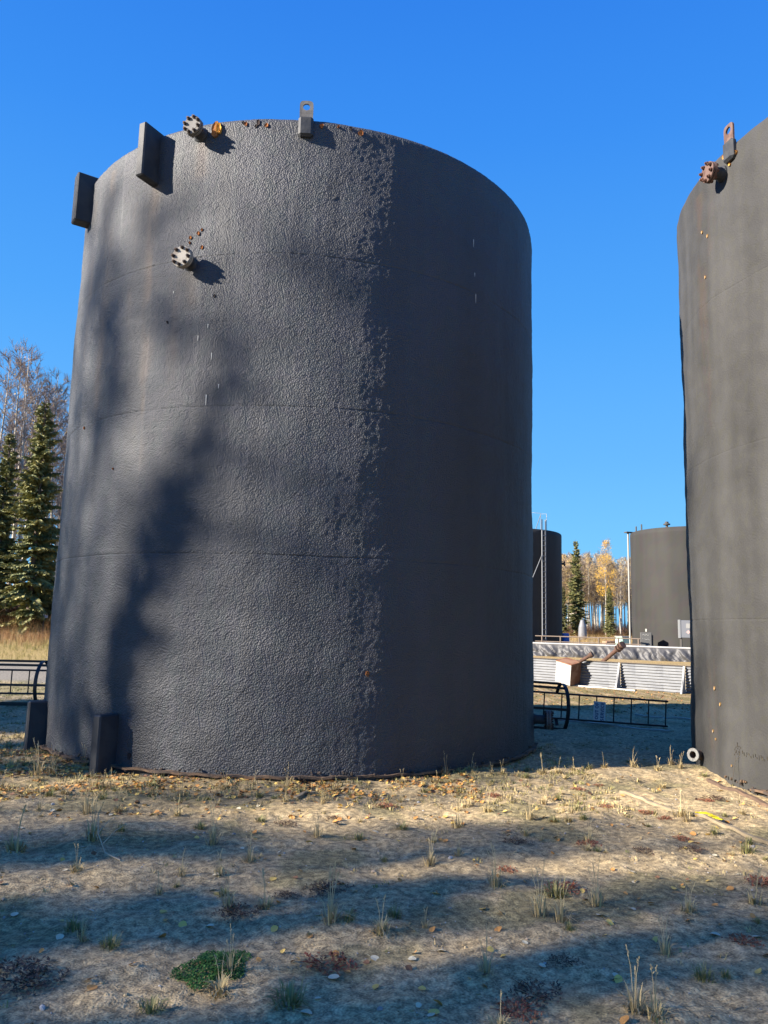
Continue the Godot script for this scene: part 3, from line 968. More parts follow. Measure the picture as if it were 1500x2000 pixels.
func stone_mesh(sd: int) -> ArrayMesh:
	var r := RandomNumberGenerator.new()
	r.seed = sd
	var mb := MB.new()
	var rows := 5
	var cols := 8
	var g := []
	var sq := Vector3(1.0, r.randf_range(0.45, 0.7), r.randf_range(0.65, 0.95)) * 0.5
	for j in rows + 1:
		var row := []
		var t := PI * j / rows
		for i in cols:
			var a := TAU * i / cols
			row.append(Vector3(sin(t) * cos(a), cos(t), sin(t) * sin(a)) * sq * (r.randf_range(0.82, 1.1) if j > 0 and j < rows else 1.0))
		g.append(row)
	for j in rows:
		for i in cols:
			var l := (i + 1) % cols
			mb.quad(g[j][i], g[j][l], g[j + 1][l], g[j + 1][i], g[j][i] + g[j + 1][l])
	return mb.mesh(null)

func rosette_mesh(sd: int, a: Color, b: Color, wide: float, up: float, count: int, leaf := 1.0) -> ArrayMesh:
	var r := RandomNumberGenerator.new()
	r.seed = sd
	var mb := MB.new()
	for k in 7:
		var az := r.randf_range(0, TAU)
		var o := Vector3(cos(az), 0.0, sin(az))
		var tip := o * wide * r.randf_range(0.5, 1.0) + Vector3.UP * up * r.randf_range(0.1, 0.7)
		mb.col = a * 0.8
		mb.tube([Vector3(0, -0.01, 0), o * wide * 0.4 + Vector3.UP * up * 0.4, tip], [0.003, 0.002, 0.001], 3, false)
	for k in count:
		var az := r.randf_range(0, TAU)
		var rr := wide * sqrt(r.randf()) * (0.78 + 0.16 * sin(az * 2.0 + sd) + 0.14 * sin(az * 5.0 + sd * 2.0))
		var p := Vector3(cos(az) * rr, up * r.randf_range(0.05, 1.0) * (1.1 - rr / wide), sin(az) * rr)
		var al := Vector3(r.randf_range(-1, 1), r.randf_range(-0.2, 0.7), r.randf_range(-1, 1)).normalized() * r.randf_range(0.014, 0.032) * leaf
		mb.col = a.lerp(b, r.randf())
		var sv := al.cross(Vector3(r.randf_range(-0.4, 0.4), 1, r.randf_range(-0.4, 0.4))).normalized() * al.length() * 0.28
		mb.diamond(p, al, sv, al.cross(sv).normalized() * -1.0)
	return mb.mesh(m_vertex("weed", 0.8))

func where_label(p: Vector3) -> String:      # what a small thing lies beside
	var clover := Vector2(p.x + 0.74, p.z + 3.85).length()
	if clover < 0.55: return "beside the green clover patch"
	var strip := Geometry2D.get_closest_point_to_segment(Vector2(p.x, p.z), Vector2(2.44, -7.94), Vector2(3.08, -6.33)).distance_to(Vector2(p.x, p.z))
	if strip < 0.55: return "beside the long pale wooden strip"
	if Vector2(p.x - TANK_B.x, p.z - TANK_B.z).length() < TANK_R + 0.7: return "at the foot of the grey-black tank"
	var da := Vector2(p.x - TANK_A.x, p.z - TANK_A.z).length()
	if da < TANK_R + 0.5: return "at the foot of the large black tank"
	if da < TANK_R + 1.5: return "before the large tank"
	if p.z > -4.6: return "on the open dirt"
	if p.x > 1.6: return "between clover and wooden strip"
	return "on the trodden dirt"

func clear(p: Vector3, gap := 0.06) -> bool:
	return Vector2(p.x - TANK_A.x, p.z - TANK_A.z).length() > TANK_R + gap and Vector2(p.x - TANK_B.x, p.z - TANK_B.z).length() > TANK_R + gap

func on_ground(x: float, z: float) -> Vector3:
	return Vector3(x, gh(x, z), z)

func lie(p: Vector3, size: float, r: RandomNumberGenerator, lift := 0.0, tip := 0.25) -> Transform3D:
	return Transform3D(Basis.from_euler(Vector3(r.randf_range(-tip, tip), r.randf_range(0, TAU), r.randf_range(-tip, tip))).scaled(Vector3.ONE * size), p + Vector3.UP * lift)

func build_litter() -> void:
	var r := RandomNumberGenerator.new()
	r.seed = 55
	# --- grass tufts
	var straw := Color(0.60, 0.46, 0.22)
	var pale := Color(0.36, 0.29, 0.14)
	var green := Color(0.16, 0.19, 0.05)
	var kinds := []      # [mesh, words]
	for k in 3: kinds.append([tuft_mesh(300 + k, 70, 0.11, 0.09, green, pale, 0), "low green-yellow grass tuft"])
	for k in 3: kinds.append([tuft_mesh(310 + k, 55, 0.12, 0.08, straw, pale, 2), "straw-coloured grass tuft with seed stalks"])
	for k in 2: kinds.append([tuft_mesh(320 + k, 30, 0.15, 0.07, straw, Color(0.3, 0.24, 0.14), 3), "thin dry grass clump with tall stalks"])
	var spots := [[1085, 1750, 0, 1.3], [645, 1800, 6, 1.25], [745, 1820, 4, 1.0], [565, 1960, 0, 1.25], [295, 1975, 1, 0.9], [1375, 1912, 2, 0.9], [1280, 1985, 3, 1.0], [1240, 1975, 6, 1.0], [770, 1790, 2, 0.8], [680, 1795, 1, 0.8], [1055, 1790, 6, 1.2], [1095, 1800, 6, 1.0], [1300, 1865, 6, 0.9], [970, 1730, 7, 1.1], [895, 1615, 3, 1.1], [1345, 1780, 5, 0.9], [1475, 1765, 3, 1.0], [1460, 1665, 0, 1.0], [1035, 1600, 6, 1.0], [1110, 1605, 3, 0.7], [1140, 1600, 2, 0.8], [1330, 1595, 4, 1.3], [1235, 1500, 7, 1.0], [1285, 1505, 4, 0.9], [1060, 1512, 3, 1.0], [30, 1660, 3, 1.4], [415, 1650, 7, 1.2], [620, 1635, 6, 0.9], [785, 1620, 1, 0.9], [700, 1640, 2, 0.9], [295, 1535, 1, 1.1], [170, 1590, 6, 1.3], [75, 1515, 7, 1.5], [100, 1510, 6, 1.2], [165, 1495, 7, 1.0], [240, 1500, 6, 1.1], [440, 1540, 4, 1.1], [385, 1505, 7, 1.3], [605, 1505, 6, 1.2], [640, 1510, 7, 0.9], [765, 1520, 7, 1.2], [870, 1515, 6, 1.0], [925, 1510, 4, 0.7], [430, 1940, 4, 1.0], [450, 1900, 6, 0.8], [215, 1850, 2, 0.9], [145, 1815, 0, 0.9], [1395, 1630, 2, 0.7], [950, 1900, 6, 0.8], [840, 1690, 7, 1.0], [180, 1640, 6, 1.4], [1165, 1770, 6, 1.1], [1120, 1505, 4, 0.8], [1180, 1500, 3, 0.8], [1330, 1500, 7, 0.8], [1310, 1495, 6, 0.9], [1375, 1520, 1, 0.8]]
	var tufts := []
	for q in spots: tufts.append([gnd(q[0], q[1]), int(q[2]), float(q[3]) * 1.3])
	while tufts.size() < 270:
		var p := on_ground(r.randf_range(-5.2, 6.0), -r.randf_range(2.6, 10.5))
		if not clear(p): continue
		var dens := 0.12 + 1.2 * n1.get_noise_2d(p.x * 35.0 + 44.0, p.z * 35.0)
		if p.z < -7.0 and p.x < 2.0: dens += 0.6
		if r.randf() > dens: continue
		tufts.append([p, r.randi_range(0, 7), r.randf_range(0.5, 1.2)])
	for q in tufts:
		if not clear(q[0], 0.02): continue
		var o := part("grass_tuft", kinds[q[1]][0], self)
		o.transform = Transform3D(Basis(Vector3.UP, r.randf_range(0, 6.2)).scaled(Vector3.ONE * q[2]), q[0])
		tag(o, kinds[q[1]][1] + " " + where_label(q[0]), "grass", kinds[q[1]][1] + " set " + where_label(q[0]))
	# --- low red and brown weeds
	var weed := []
	for k in 3: weed.append([rosette_mesh(340 + k, Color(0.22, 0.055, 0.03), Color(0.3, 0.13, 0.06), 0.11, 0.03, 260, 0.62), "low rust-red weed"])
	for k in 2: weed.append([rosette_mesh(350 + k, Color(0.06, 0.035, 0.025), Color(0.15, 0.085, 0.05), 0.13, 0.028, 300, 0.6), "dark brown withered weed"])
	for q in [[752, 1575, 0, 1.0], [1150, 1650, 1, 1.0], [1185, 1577, 0, 0.8], [990, 1702, 1, 0.9], [1105, 1738, 2, 1.3], [645, 1888, 2, 1.5], [465, 1783, 3, 1.2], [1045, 1942, 3, 1.2], [1130, 1542, 1, 0.8], [1170, 1535, 2, 0.7], [1352, 1660, 3, 1.0], [1395, 1560, 3, 1.1], [1380, 1565, 0, 0.9], [1485, 1725, 1, 1.2], [640, 1737, 3, 1.3], [30, 1908, 4, 1.6], [70, 1920, 3, 1.2], [1262, 1588, 0, 0.9], [1300, 1600, 1, 0.8], [1330, 1640, 2, 0.9], [1010, 1645, 4, 0.9], [1010, 1978, 0, 1.1], [1450, 1840, 2, 1.0], [965, 1555, 1, 0.9], [930, 1545, 2, 0.8], [560, 1610, 4, 0.9], [650, 1600, 3, 0.8], [1260, 1665, 4, 0.8], [1100, 1880, 4, 0.8], [560, 1750, 4, 0.7]]:
		var p := gnd(q[0], q[1])
		var o := part("withered_weed" if q[2] > 2 else "red_weed", weed[q[2]][0], self)
		o.transform = Transform3D(Basis(Vector3.UP, r.randf_range(0, 6.2)).scaled(Vector3.ONE * q[3]), p)
		tag(o, weed[q[2]][1] + " " + where_label(p), "weed", weed[q[2]][1] + "s " + where_label(p))
	var cl := part("clover_patch", rosette_mesh(361, Color(0.02, 0.085, 0.012), Color(0.06, 0.17, 0.03), 0.19, 0.04, 4200, 0.5), self)
	cl.position = gnd(417, 1893)
	cl.scale = Vector3(1.0, 1.0, 1.25)
	tag(cl, "bright green clover patch on bare shaded dirt", "plant")
	# --- leaves
	var lm := []
	for k in 4: lm.append(leaf_mesh(400 + k))
	var tones := [[Color(0.60, 0.53, 0.36), "pale cream"], [Color(0.68, 0.46, 0.12), "yellow"], [Color(0.56, 0.27, 0.075), "orange-brown"], [Color(0.20, 0.10, 0.05), "dark brown"]]
	var shaped := []
	for k in 4:
		var row := []
		for s in 4:
			var m: Mesh = lm[s].duplicate()
			m.surface_set_material(0, m_plain("leaf%d" % k, tones[k][0], 0.75))
			row.append(m)
		shaped.append(row)
	var laid := 0
	while laid < 190:
		var near := r.randf() < 0.55
		var p := on_ground(r.randf_range(-3.4, 3.6), -r.randf_range(2.7, 6.8)) if near else on_ground(r.randf_range(-4.8, 0.6), -r.randf_range(6.8, 9.4))
		if not clear(p, 0.03): continue
		var k := r.randi_range(0, 3)
		if near: k = [0, 0, 0, 0, 1, 2][r.randi_range(0, 5)]
		else: k = [0, 1, 2, 2, 1, 2, 3][r.randi_range(0, 6)]
		var o := part("fallen_leaf", shaped[k][r.randi() % 4], self)
		var size := r.randf_range(0.028, 0.052)
		o.transform = lie(p, size, r, 0.006, 0.3)
		tag(o, tones[k][1] + " fallen leaf lying " + where_label(p), "leaf", tones[k][1] + " leaves " + where_label(p))
		laid += 1
	var xfs := []
	var cols := []
	for k in 11000:
		var p: Vector3
		var zone := r.randf()
		if zone < 0.62: p = on_ground(r.randf_range(-5.0, 1.0) , -r.randf_range(6.5, 9.6))
		elif zone < 0.68: p = on_ground(r.randf_range(-5.0, 6.0), -r.randf_range(3.0, 9.0))
		elif zone < 0.8: p = on_ground(r.randf_range(2.5, 9.0), -r.randf_range(15.5, 22.3))
		else: p = on_ground(r.randf_range(-4.5, 0.0), -r.randf_range(6.6, 8.9))
		if not clear(p, 0.02): continue
		if (zone < 0.62 or zone >= 0.8) and n1.get_noise_2d(p.x * 40.0, p.z * 40.0) + 0.9 * smoothstep(-7.0, -8.3, p.z) < r.randf_range(0.25, 0.85): continue
		xfs.append(lie(p, r.randf_range(0.02, 0.05) * (1.1 if zone >= 0.68 else 1.0), r, 0.008, 0.6))
		var c: Color = tones[[1, 1, 2, 2, 2, 3][r.randi_range(0, 5)]][0]
		if p.z < -12.0: c = tones[3 if r.randf() < 0.7 else 2][0]
		cols.append(c * r.randf_range(0.75, 1.1))
	var lmv: Mesh = lm[1].duplicate()
	lmv.surface_set_material(0, m_vertex("leaf_copy", 0.8))
	scatter("leaf_litter", lmv, xfs, cols, "small orange and yellow leaves strewn round the tank foot and moss", "leaves")
	# --- stones
	var st := []
	var sc := [[Color(0.44, 0.41, 0.37), "pale grey"], [Color(0.27, 0.25, 0.24), "grey"], [Color(0.36, 0.28, 0.2), "tan"]]
	for s in 4: st.append(stone_mesh(500 + s))
	var sm := []
	for k in 3:
		var row := []
		for s in 4:
			var m: Mesh = st[s].duplicate()
			m.surface_set_material(0, m_plain("stone%d" % k, sc[k][0], 0.9))
			row.append(m)
		sm.append(row)
	for k in 120:
		var p := on_ground(r.randf_range(-3.6, 3.8), -2.7 - 5.5 * pow(r.randf(), 1.4))
		var j := r.randi_range(0, 2)
		var o := part("pebble", sm[j][r.randi() % 4], self)
		o.transform = lie(p, r.randf_range(0.014, 0.042) * r.randf_range(0.7, 1.25), r, 0.004, 0.3)
		tag(o, sc[j][1] + " pebble " + where_label(p), "stone", sc[j][1] + " pebbles " + where_label(p))
	xfs = []; cols = []
	for k in 5000:
		var p := on_ground(r.randf_range(-5.0, 6.0), -2.5 - 9.0 * pow(r.randf(), 1.2))
		if not clear(p, 0.0): continue
		xfs.append(lie(p, 0.004 + 0.012 * pow(r.randf(), 2.0), r, 0.002, 0.5))
		var c: Color = sc[r.randi_range(0, 2)][0]
		cols.append(c * r.randf_range(0.6, 1.2))
	for k in 2600:
		var p := on_ground(r.randf_range(-4.6, 5.0), -2.6 - 6.6 * pow(r.randf(), 1.2))
		if not clear(p, 0.0): continue
		if n1.get_noise_2d(p.x * 30.0 - 50.0, p.z * 30.0) < r.randf_range(-0.4, 0.4): continue
		xfs.append(lie(p, 0.008 + 0.03 * pow(r.randf(), 2.5), r, 0.0, 0.5))
		var c: Color = ground_color(p.x, p.z)
		cols.append(c * r.randf_range(0.38, 0.7))
	var gm: Mesh = st[2].duplicate()
	gm.surface_set_material(0, m_vertex("gravel", 0.9))
	scatter("gravel", gm, xfs, cols, "fine gravel and grit over the bare dirt", "gravel")
	# --- short straw and moss-thin grass that nobody could count
	xfs = []; cols = []
	var sp := tuft_mesh(600, 14, 0.055, 0.07, Color(1, 1, 1), Color(0.8, 0.8, 0.75), 0)
	for k in 16000:
		var p := on_ground(r.randf_range(-5.6, 6.2), -r.randf_range(2.6, 11.0))
		if not clear(p, 0.01): continue
		var dens := -0.2 + 0.95 * n1.get_noise_2d(p.x * 40.0 + 144.0, p.z * 40.0)
		if p.z < -7.0 + 0.4 * n1.get_noise_1d(p.x * 40.0) and p.x < 2.4: dens += 0.85
		if r.randf() > dens: continue
		xfs.append(Transform3D(Basis.from_euler(Vector3(r.randf_range(-0.5, 0.5), r.randf_range(0, 6.2), r.randf_range(-0.5, 0.5))).scaled(Vector3.ONE * r.randf_range(0.4, 1.1) * (1.6 if p.z < -7.0 else 1.0)), p))
		var g := straw.lerp(green, clampf(r.randf() * 1.4 - 0.5, 0, 1)) if r.randf() < 0.8 else pale
		cols.append(g * r.randf_range(0.8, 1.1))
	for k in 2600:
		var p := on_ground(r.randf_range(2.0, 9.0), -r.randf_range(11.0, 22.0))
		if not clear(p): continue
		if r.randf() > 0.35 + n1.get_noise_2d(p.x * 30.0, p.z * 30.0): continue
		xfs.append(Transform3D(Basis(Vector3.UP, r.randf_range(0, 6.2)).scaled(Vector3.ONE * r.randf_range(0.6, 1.3)), p))
		cols.append(pale.lerp(green, r.randf() * 0.6))
	for k in 2600:
		var p := on_ground(r.randf_range(-10.5, -4.0), -r.randf_range(9.0, 19.0))
		if not clear(p): continue
		xfs.append(Transform3D(Basis(Vector3.UP, r.randf_range(0, 6.2)).scaled(Vector3.ONE * r.randf_range(0.8, 2.0)), p))
		cols.append(pale.lerp(green, r.randf()))
	scatter("short_grass", sp, xfs, cols, "thin short straw and green grass over the yard", "grass")
	# --- tall autumn growth beyond the road and along the far fields
	var tall := tuft_mesh(610, 16, 0.8, 0.5, Color(1, 1, 1), Color(0.8, 0.75, 0.7), 3)
	xfs = []; cols = []
	for k in 5200:
		var p := on_ground(r.randf_range(-30.0, -7.0), -r.randf_range(27.5, 42.0))
		var far := smoothstep(30.0, 38.0, -p.z)
		xfs.append(Transform3D(Basis(Vector3.UP, r.randf_range(0, 6.2)).scaled(Vector3.ONE * lerpf(0.35, 1.15, far) * r.randf_range(0.7, 1.2)), p))
		var g := Color(0.40, 0.33, 0.11).lerp(Color(0.20, 0.22, 0.06), r.randf() * 0.8) if far < r.randf_range(0.2, 0.7) else Color(0.46, 0.25, 0.12).lerp(Color(0.5, 0.36, 0.18), r.randf())
		cols.append(g * r.randf_range(0.8, 1.15))
	for k in 2600:
		var p := polar(r.randf_range(9.0, 24.0), r.randf_range(50.0, 112.0))
		xfs.append(Transform3D(Basis(Vector3.UP, r.randf_range(0, 6.2)).scaled(Vector3.ONE * r.randf_range(0.5, 1.2)), p))
		cols.append(Color(0.44, 0.31, 0.13) * r.randf_range(0.7, 1.1))
	scatter("tall_grass", tall, xfs, cols, "tall tawny autumn grass along the road and far field", "grass")
	# --- brush under the trees
	var bm := []
	for k in 3:
		var mb := MB.new()
		for s in 260:
			var az := r.randf_range(0, TAU)
			var el := r.randf_range(0.5, 1.4)
			var d := Vector3(cos(az) * cos(el), sin(el), sin(az) * cos(el))
			var b0 := Vector3(r.randf_range(-0.4, 0.4), -0.05, r.randf_range(-0.4, 0.4))
			mb.col = Color(0.16, 0.10, 0.075).lerp(Color(0.30, 0.17, 0.10), r.randf())
			var ln := r.randf_range(0.6, 1.7)
			mb.tube([b0, b0 + d * ln * 0.5, b0 + d * ln + Vector3(r.randf_range(-0.2, 0.2), 0.1, r.randf_range(-0.2, 0.2))], [0.012, 0.008, 0.004], 3, false)
		bm.append(mb.mesh(m_vertex("twig", 0.9)))
	for k in 60:
		var left := k < 26
		var p := polar(r.randf_range(-30, -16), r.randf_range(42, 50)) if left else polar(r.randf_range(11.5, 20.5), r.randf_range(103, 116))
		var o := part("bare_shrub", bm[k % 3], self)
		o.transform = Transform3D(Basis(Vector3.UP, r.randf_range(0, 6)).scaled(Vector3.ONE * r.randf_range(0.9, 1.5)), p)
		var w := "beyond the road" if left else "behind the far tanks"
		tag(o, "brown leafless shrub under the trees " + w, "shrub", "shrubs " + w)


# ------------------------------------------------------------------ ladders, walls and the far yard
func caged_ladder(label: String, pos: Vector3, turn: float, pitch: float, length: float, hoops: Array, start: float, open_side: float) -> Node3D:
	var m := m_plain("black_paint", Color(0.018, 0.018, 0.02), 0.55)
	var t := thing("caged_ladder", label, "ladder", pos, turn, "")
	t.rotation.z = pitch
	var w := 0.41
	for y in [0.0, w]:
		var mb := MB.new()
		mb.box(Transform3D(Basis(), Vector3(-length * 0.5, y + 0.03, 0)), Vector3(length, 0.03, 0.062), 0.003)
		part("rail", mb.mesh(m), t)
	var rung := MB.new()
	rung.tube([Vector3(0, 0.03, 0), Vector3(0, w + 0.03, 0)], [0.0115, 0.0115], 8, false)
	var rm := rung.mesh(m)
	var k := 0
	while 0.03 + k * 0.3 < length:
		var o := part("rung", rm, t)
		o.position = Vector3(-0.03 - k * 0.3, 0, 0)
		k += 1
	var path := []
	var seg := 22
	for s in seg + 1:
		var a := lerpf(-PI * 0.5 - 0.62, PI * 0.5 + 0.62, float(s) / seg)
		path.append(Vector3(0, w * 0.5 + 0.03 + sin(a) * 0.385, open_side * (0.30 + cos(a) * 0.37)))
	for x in hoops:
		var mb := MB.new()
		for s in seg:
			var a: Vector3 = path[s]
			var b: Vector3 = path[s + 1]
			var nn := Vector3(1, 0, 0).cross(b - a).normalized() * 0.005
			var wd := Vector3(0.03, 0, 0)
			for sg in [-1.0, 1.0]:
				mb.quad(a - wd + nn * sg, a + wd + nn * sg, b + wd + nn * sg, b - wd + nn * sg, nn * sg)
				mb.quad(a + wd * sg - nn, a + wd * sg + nn, b + wd * sg + nn, b + wd * sg - nn, wd * sg)
		for e in [0, seg]:
			var p: Vector3 = path[e]
			var rail := Vector3(0, 0.03 if e == 0 else w + 0.03, 0)
			mb.box(Transform3D(Basis.looking_at((rail - p).normalized(), Vector3.RIGHT), (rail + p) * 0.5), Vector3(0.01, 0.055, (rail - p).length()))
		var o := part("cage_hoop", mb.mesh(m), t)
		o.position.x = -x
	for s in [2, 6, 11, 16, 20]:
		var p: Vector3 = path[s]
		var mb := MB.new()
		mb.box(Transform3D(Basis(), Vector3(-(start + length) * 0.5, p.y, p.z - open_side * 0.012)), Vector3(length - start, 0.04, 0.008))
		part("cage_strap", mb.mesh(m), t)
	return t

func text_part(words: String, size: float, parent: Node, m: Material, xf: Transform3D) -> void:
	var tm := TextMesh.new()
	var f := SystemFont.new()
	f.font_names = PackedStringArray(["Droid Sans"])
	f.font_weight = 700
	tm.font = f
	tm.text = words
	tm.font_size = 32
	tm.pixel_size = size / 32.0
	tm.depth = 0.002
	tm.material = m
	var o := part("lettering", tm, parent)
	o.transform = xf

func bar(a: Vector3, b: Vector3, r: float, sides := 8) -> MB:
	var mb := MB.new()
	mb.tube([a, b], [r, r], sides, true)
	return mb

func board(called: String, label: String, a: Vector3, b: Vector3, w: float, h: float, m: Material, category := "plank") -> Node3D:
	var t := thing(called, label, category, a)
	var mb := MB.new()
	var d := b - a
	var n := 24
	var fl := Vector3(d.x, 0, d.z).normalized()
	var sd := Vector3(-fl.z, 0, fl.x)
	for k in n:          # bends with the ground it lies on
		var p := a.lerp(b, float(k) / n)
		var q := a.lerp(b, float(k + 1) / n)
		p.y = gh(p.x, p.z) + 0.012 + h; q.y = gh(q.x, q.z) + 0.012 + h
		p += sd * 0.006 * sin(k * 0.35); q += sd * 0.006 * sin((k + 1) * 0.35)
		p -= a; q -= a
		mb.quad(p - sd * w, p + sd * w, q + sd * w, q - sd * w, Vector3.UP)
		for s in [-1.0, 1.0]:
			mb.quad(p + sd * w * s, q + sd * w * s, q + sd * w * s - Vector3.UP * (h + 0.03), p + sd * w * s - Vector3.UP * (h + 0.03), sd * s)
		if k == 0: mb.quad(p - sd * w, p + sd * w, p + sd * w - Vector3.UP * h, p - sd * w - Vector3.UP * h, -fl)
	part("strip", mb.mesh(m), t)
	return t

func build_yard() -> void:
	# --- the caged ladder lying on its side with the sign on it
	var pe := gnd(1303, 1422)
	var q := gnd(1092, 1417)
	var dv := pe - q
	var turn := atan2(-dv.z, dv.x)
	caged_ladder("black caged ladder lying on its side with a sign hung on it", pe, turn, -0.052, 3.25, [1.92, 2.9], 1.92, 1.0)
	var l2 := gnd(96, 1378)
	caged_ladder("black caged ladder lying on grass beside the large tank and road", Vector3(-4.75, 0.19, -14.2), 0.10, -0.0, 4.2, [0.35, 1.2, 2.1, 3.0], 0.0, 1.0)
	var sg := thing("sign", "white out of service sign with blue lettering hung on the ladder", "sign", pe - dv.normalized() * 1.19 + Vector3(0, 0.02, 0), turn)
	sg.translate_object_local(Vector3(0, 0.06, 0.045))
	sg.rotation.z = -0.06
	var mb := MB.new()
	mb.box(Transform3D(Basis(), Vector3(0, 0.16, 0)), Vector3(0.205, 0.31, 0.006), 0.001)
	part("panel", mb.mesh(m_plain("sign_white", Color(0.82, 0.83, 0.84), 0.5)), sg)
	var blue := m_plain("sign_blue", Color(0.02, 0.05, 0.25), 0.5)
	text_part("OUT OF", 0.078, sg, blue, Transform3D(Basis(Vector3.BACK, PI / 2), Vector3(-0.047, 0.16, 0.0045)))
	text_part("SERVICE", 0.078, sg, blue, Transform3D(Basis(Vector3.BACK, PI / 2), Vector3(0.047, 0.155, 0.0045)))
	# --- strips of wood and pipe on the ground
	var wood := m_rust("weathered_wood", Color(0.32, 0.26, 0.17), Color(0.24, 0.19, 0.12), 0.85, 0.03)
	var dark := m_rust("dark_strip", Color(0.09, 0.06, 0.045), Color(0.14, 0.09, 0.06), 0.85, 0.03)
	var grey := m_plain("grey_wood", Color(0.5, 0.49, 0.46), 0.8)
	var s1 := board("wooden_strip", "long pale wooden strip with a yellow paint mark on the dirt", gnd(1213, 1549), gnd(1560, 1668), 0.019, 0.014, wood)
	var ym := MB.new()
	var y0 := gnd(1365, 1594)
	var y1 := gnd(1405, 1607)
	for k in 7:
		var p := y0.lerp(y1, k / 6.0)
		p.y = gh(p.x, p.z) + 0.032
		ym.col = Color(0.75, 0.6, 0.01)
		ym.box(Transform3D(Basis(Vector3.UP, k * 0.9), p - s1.position), Vector3(0.06, 0.003, 0.028 + 0.012 * (k % 3)))
	part("paint_mark", ym.mesh(m_vertex("yellow_paint", 0.6)), s1)
	board("wooden_strip", "dark brown strip lying along the foot of the grey-black tank", gnd(1383, 1525), gnd(1540, 1586), 0.02, 0.016, dark)
	board("wooden_strip", "pale grey plank lying along under the ladder with the sign", gnd(1050, 1403), gnd(1309, 1430), 0.03, 0.01, grey)
	board("wooden_strip", "thin grey strip between the ladder and the grey-black tank", gnd(1240, 1397), gnd(1400, 1408), 0.018, 0.014, grey)
	board("wooden_strip", "white board lying at the foot of the corrugated wall", gnd(1055, 1333), gnd(1242, 1349), 0.04, 0.02, grey)
	board("wooden_strip", "short split stick lying before the large tank foot", gnd(576, 1562), gnd(612, 1550), 0.016, 0.016, wood)
	# --- loose flanged pipe behind the foot of the grey-black tank
	var fp := thing("pipe_spool", "short pipe with a white ring flange behind the grey-black tank foot", "pipe", gnd(1356, 1498), 0.0)
	var px := Transform3D(Basis(Vector3.RIGHT, PI / 2 - 0.1) , Vector3(0, 0.14, 0))
	px = Transform3D(Basis(Vector3.UP, -0.95), Vector3.ZERO) * px
	var fm := MB.new()
	fm.lathe(px, [Vector2(0.042, -0.5), Vector2(0.056, -0.5), Vector2(0.056, 0.0)], 20)
	fm.lathe(px, [Vector2(0.042, 0.02), Vector2(0.042, -0.5)], 20)
	part("pipe", fm.mesh(dark), fp)
	fm = MB.new()
	fm.lathe(px, [Vector2(0.06, 0.0), Vector2(0.076, 0.0), Vector2(0.076, 0.022), Vector2(0.042, 0.024), Vector2(0.042, 0.0)], 24)
	part("flange", fm.mesh(m_plain("white_flange", Color(0.24, 0.24, 0.225), 0.6)), fp)
	var weed := thing("dead_weed_stalk", "thin dead forked weed stalk against the scratched tank wall", "weed", gnd(1428, 1541))
	fm = MB.new()
	fm.col = Color(0.07, 0.055, 0.04)
	fm.tube([Vector3(0, -0.02, 0), Vector3(0.03, 0.16, 0), Vector3(0.055, 0.3, 0), Vector3(0.055, 0.42, 0.01)], [0.003, 0.0025, 0.002, 0.001], 4)
	fm.tube([Vector3(0.055, 0.28, 0), Vector3(0.1, 0.33, 0), Vector3(0.115, 0.40, 0)], [0.002, 0.002, 0.001], 4)
	for k in 14: fm.diamond(Vector3(0.04 + 0.006 * k, 0.34 + 0.09 * fmod(k * 0.618, 1.0), 0.01), Vector3(0.012, 0.02, 0), Vector3(0.004, -0.004, 0), Vector3.BACK)
	part("stalk", fm.mesh(m_vertex("weed", 0.8)), weed)
	var dry := thing("dead_branch", "thin bleached forked branch on the dirt before the large tank", "branch", gnd(205, 1675))
	fm = MB.new()
	fm.col = Color(0.42, 0.35, 0.25)
	fm.tube([Vector3(0.13, 0.01, 0.08), Vector3(0.0, 0.03, 0.0), Vector3(-0.08, 0.14, -0.06), Vector3(-0.1, 0.26, -0.1)], [0.006, 0.005, 0.004, 0.002], 5)
	fm.tube([Vector3(-0.03, 0.08, -0.02), Vector3(0.04, 0.16, -0.05), Vector3(0.1, 0.2, -0.08)], [0.004, 0.003, 0.0015], 4)
	fm.tube([Vector3(-0.08, 0.14, -0.06), Vector3(-0.02, 0.22, -0.12), Vector3(0.03, 0.24, -0.14)], [0.003, 0.002, 0.001], 4)
	part("twig", fm.mesh(m_vertex("weed", 0.8)), dry)
	corrugated_wall()
	liner_wall()
	rusty_things()
	far_yard()

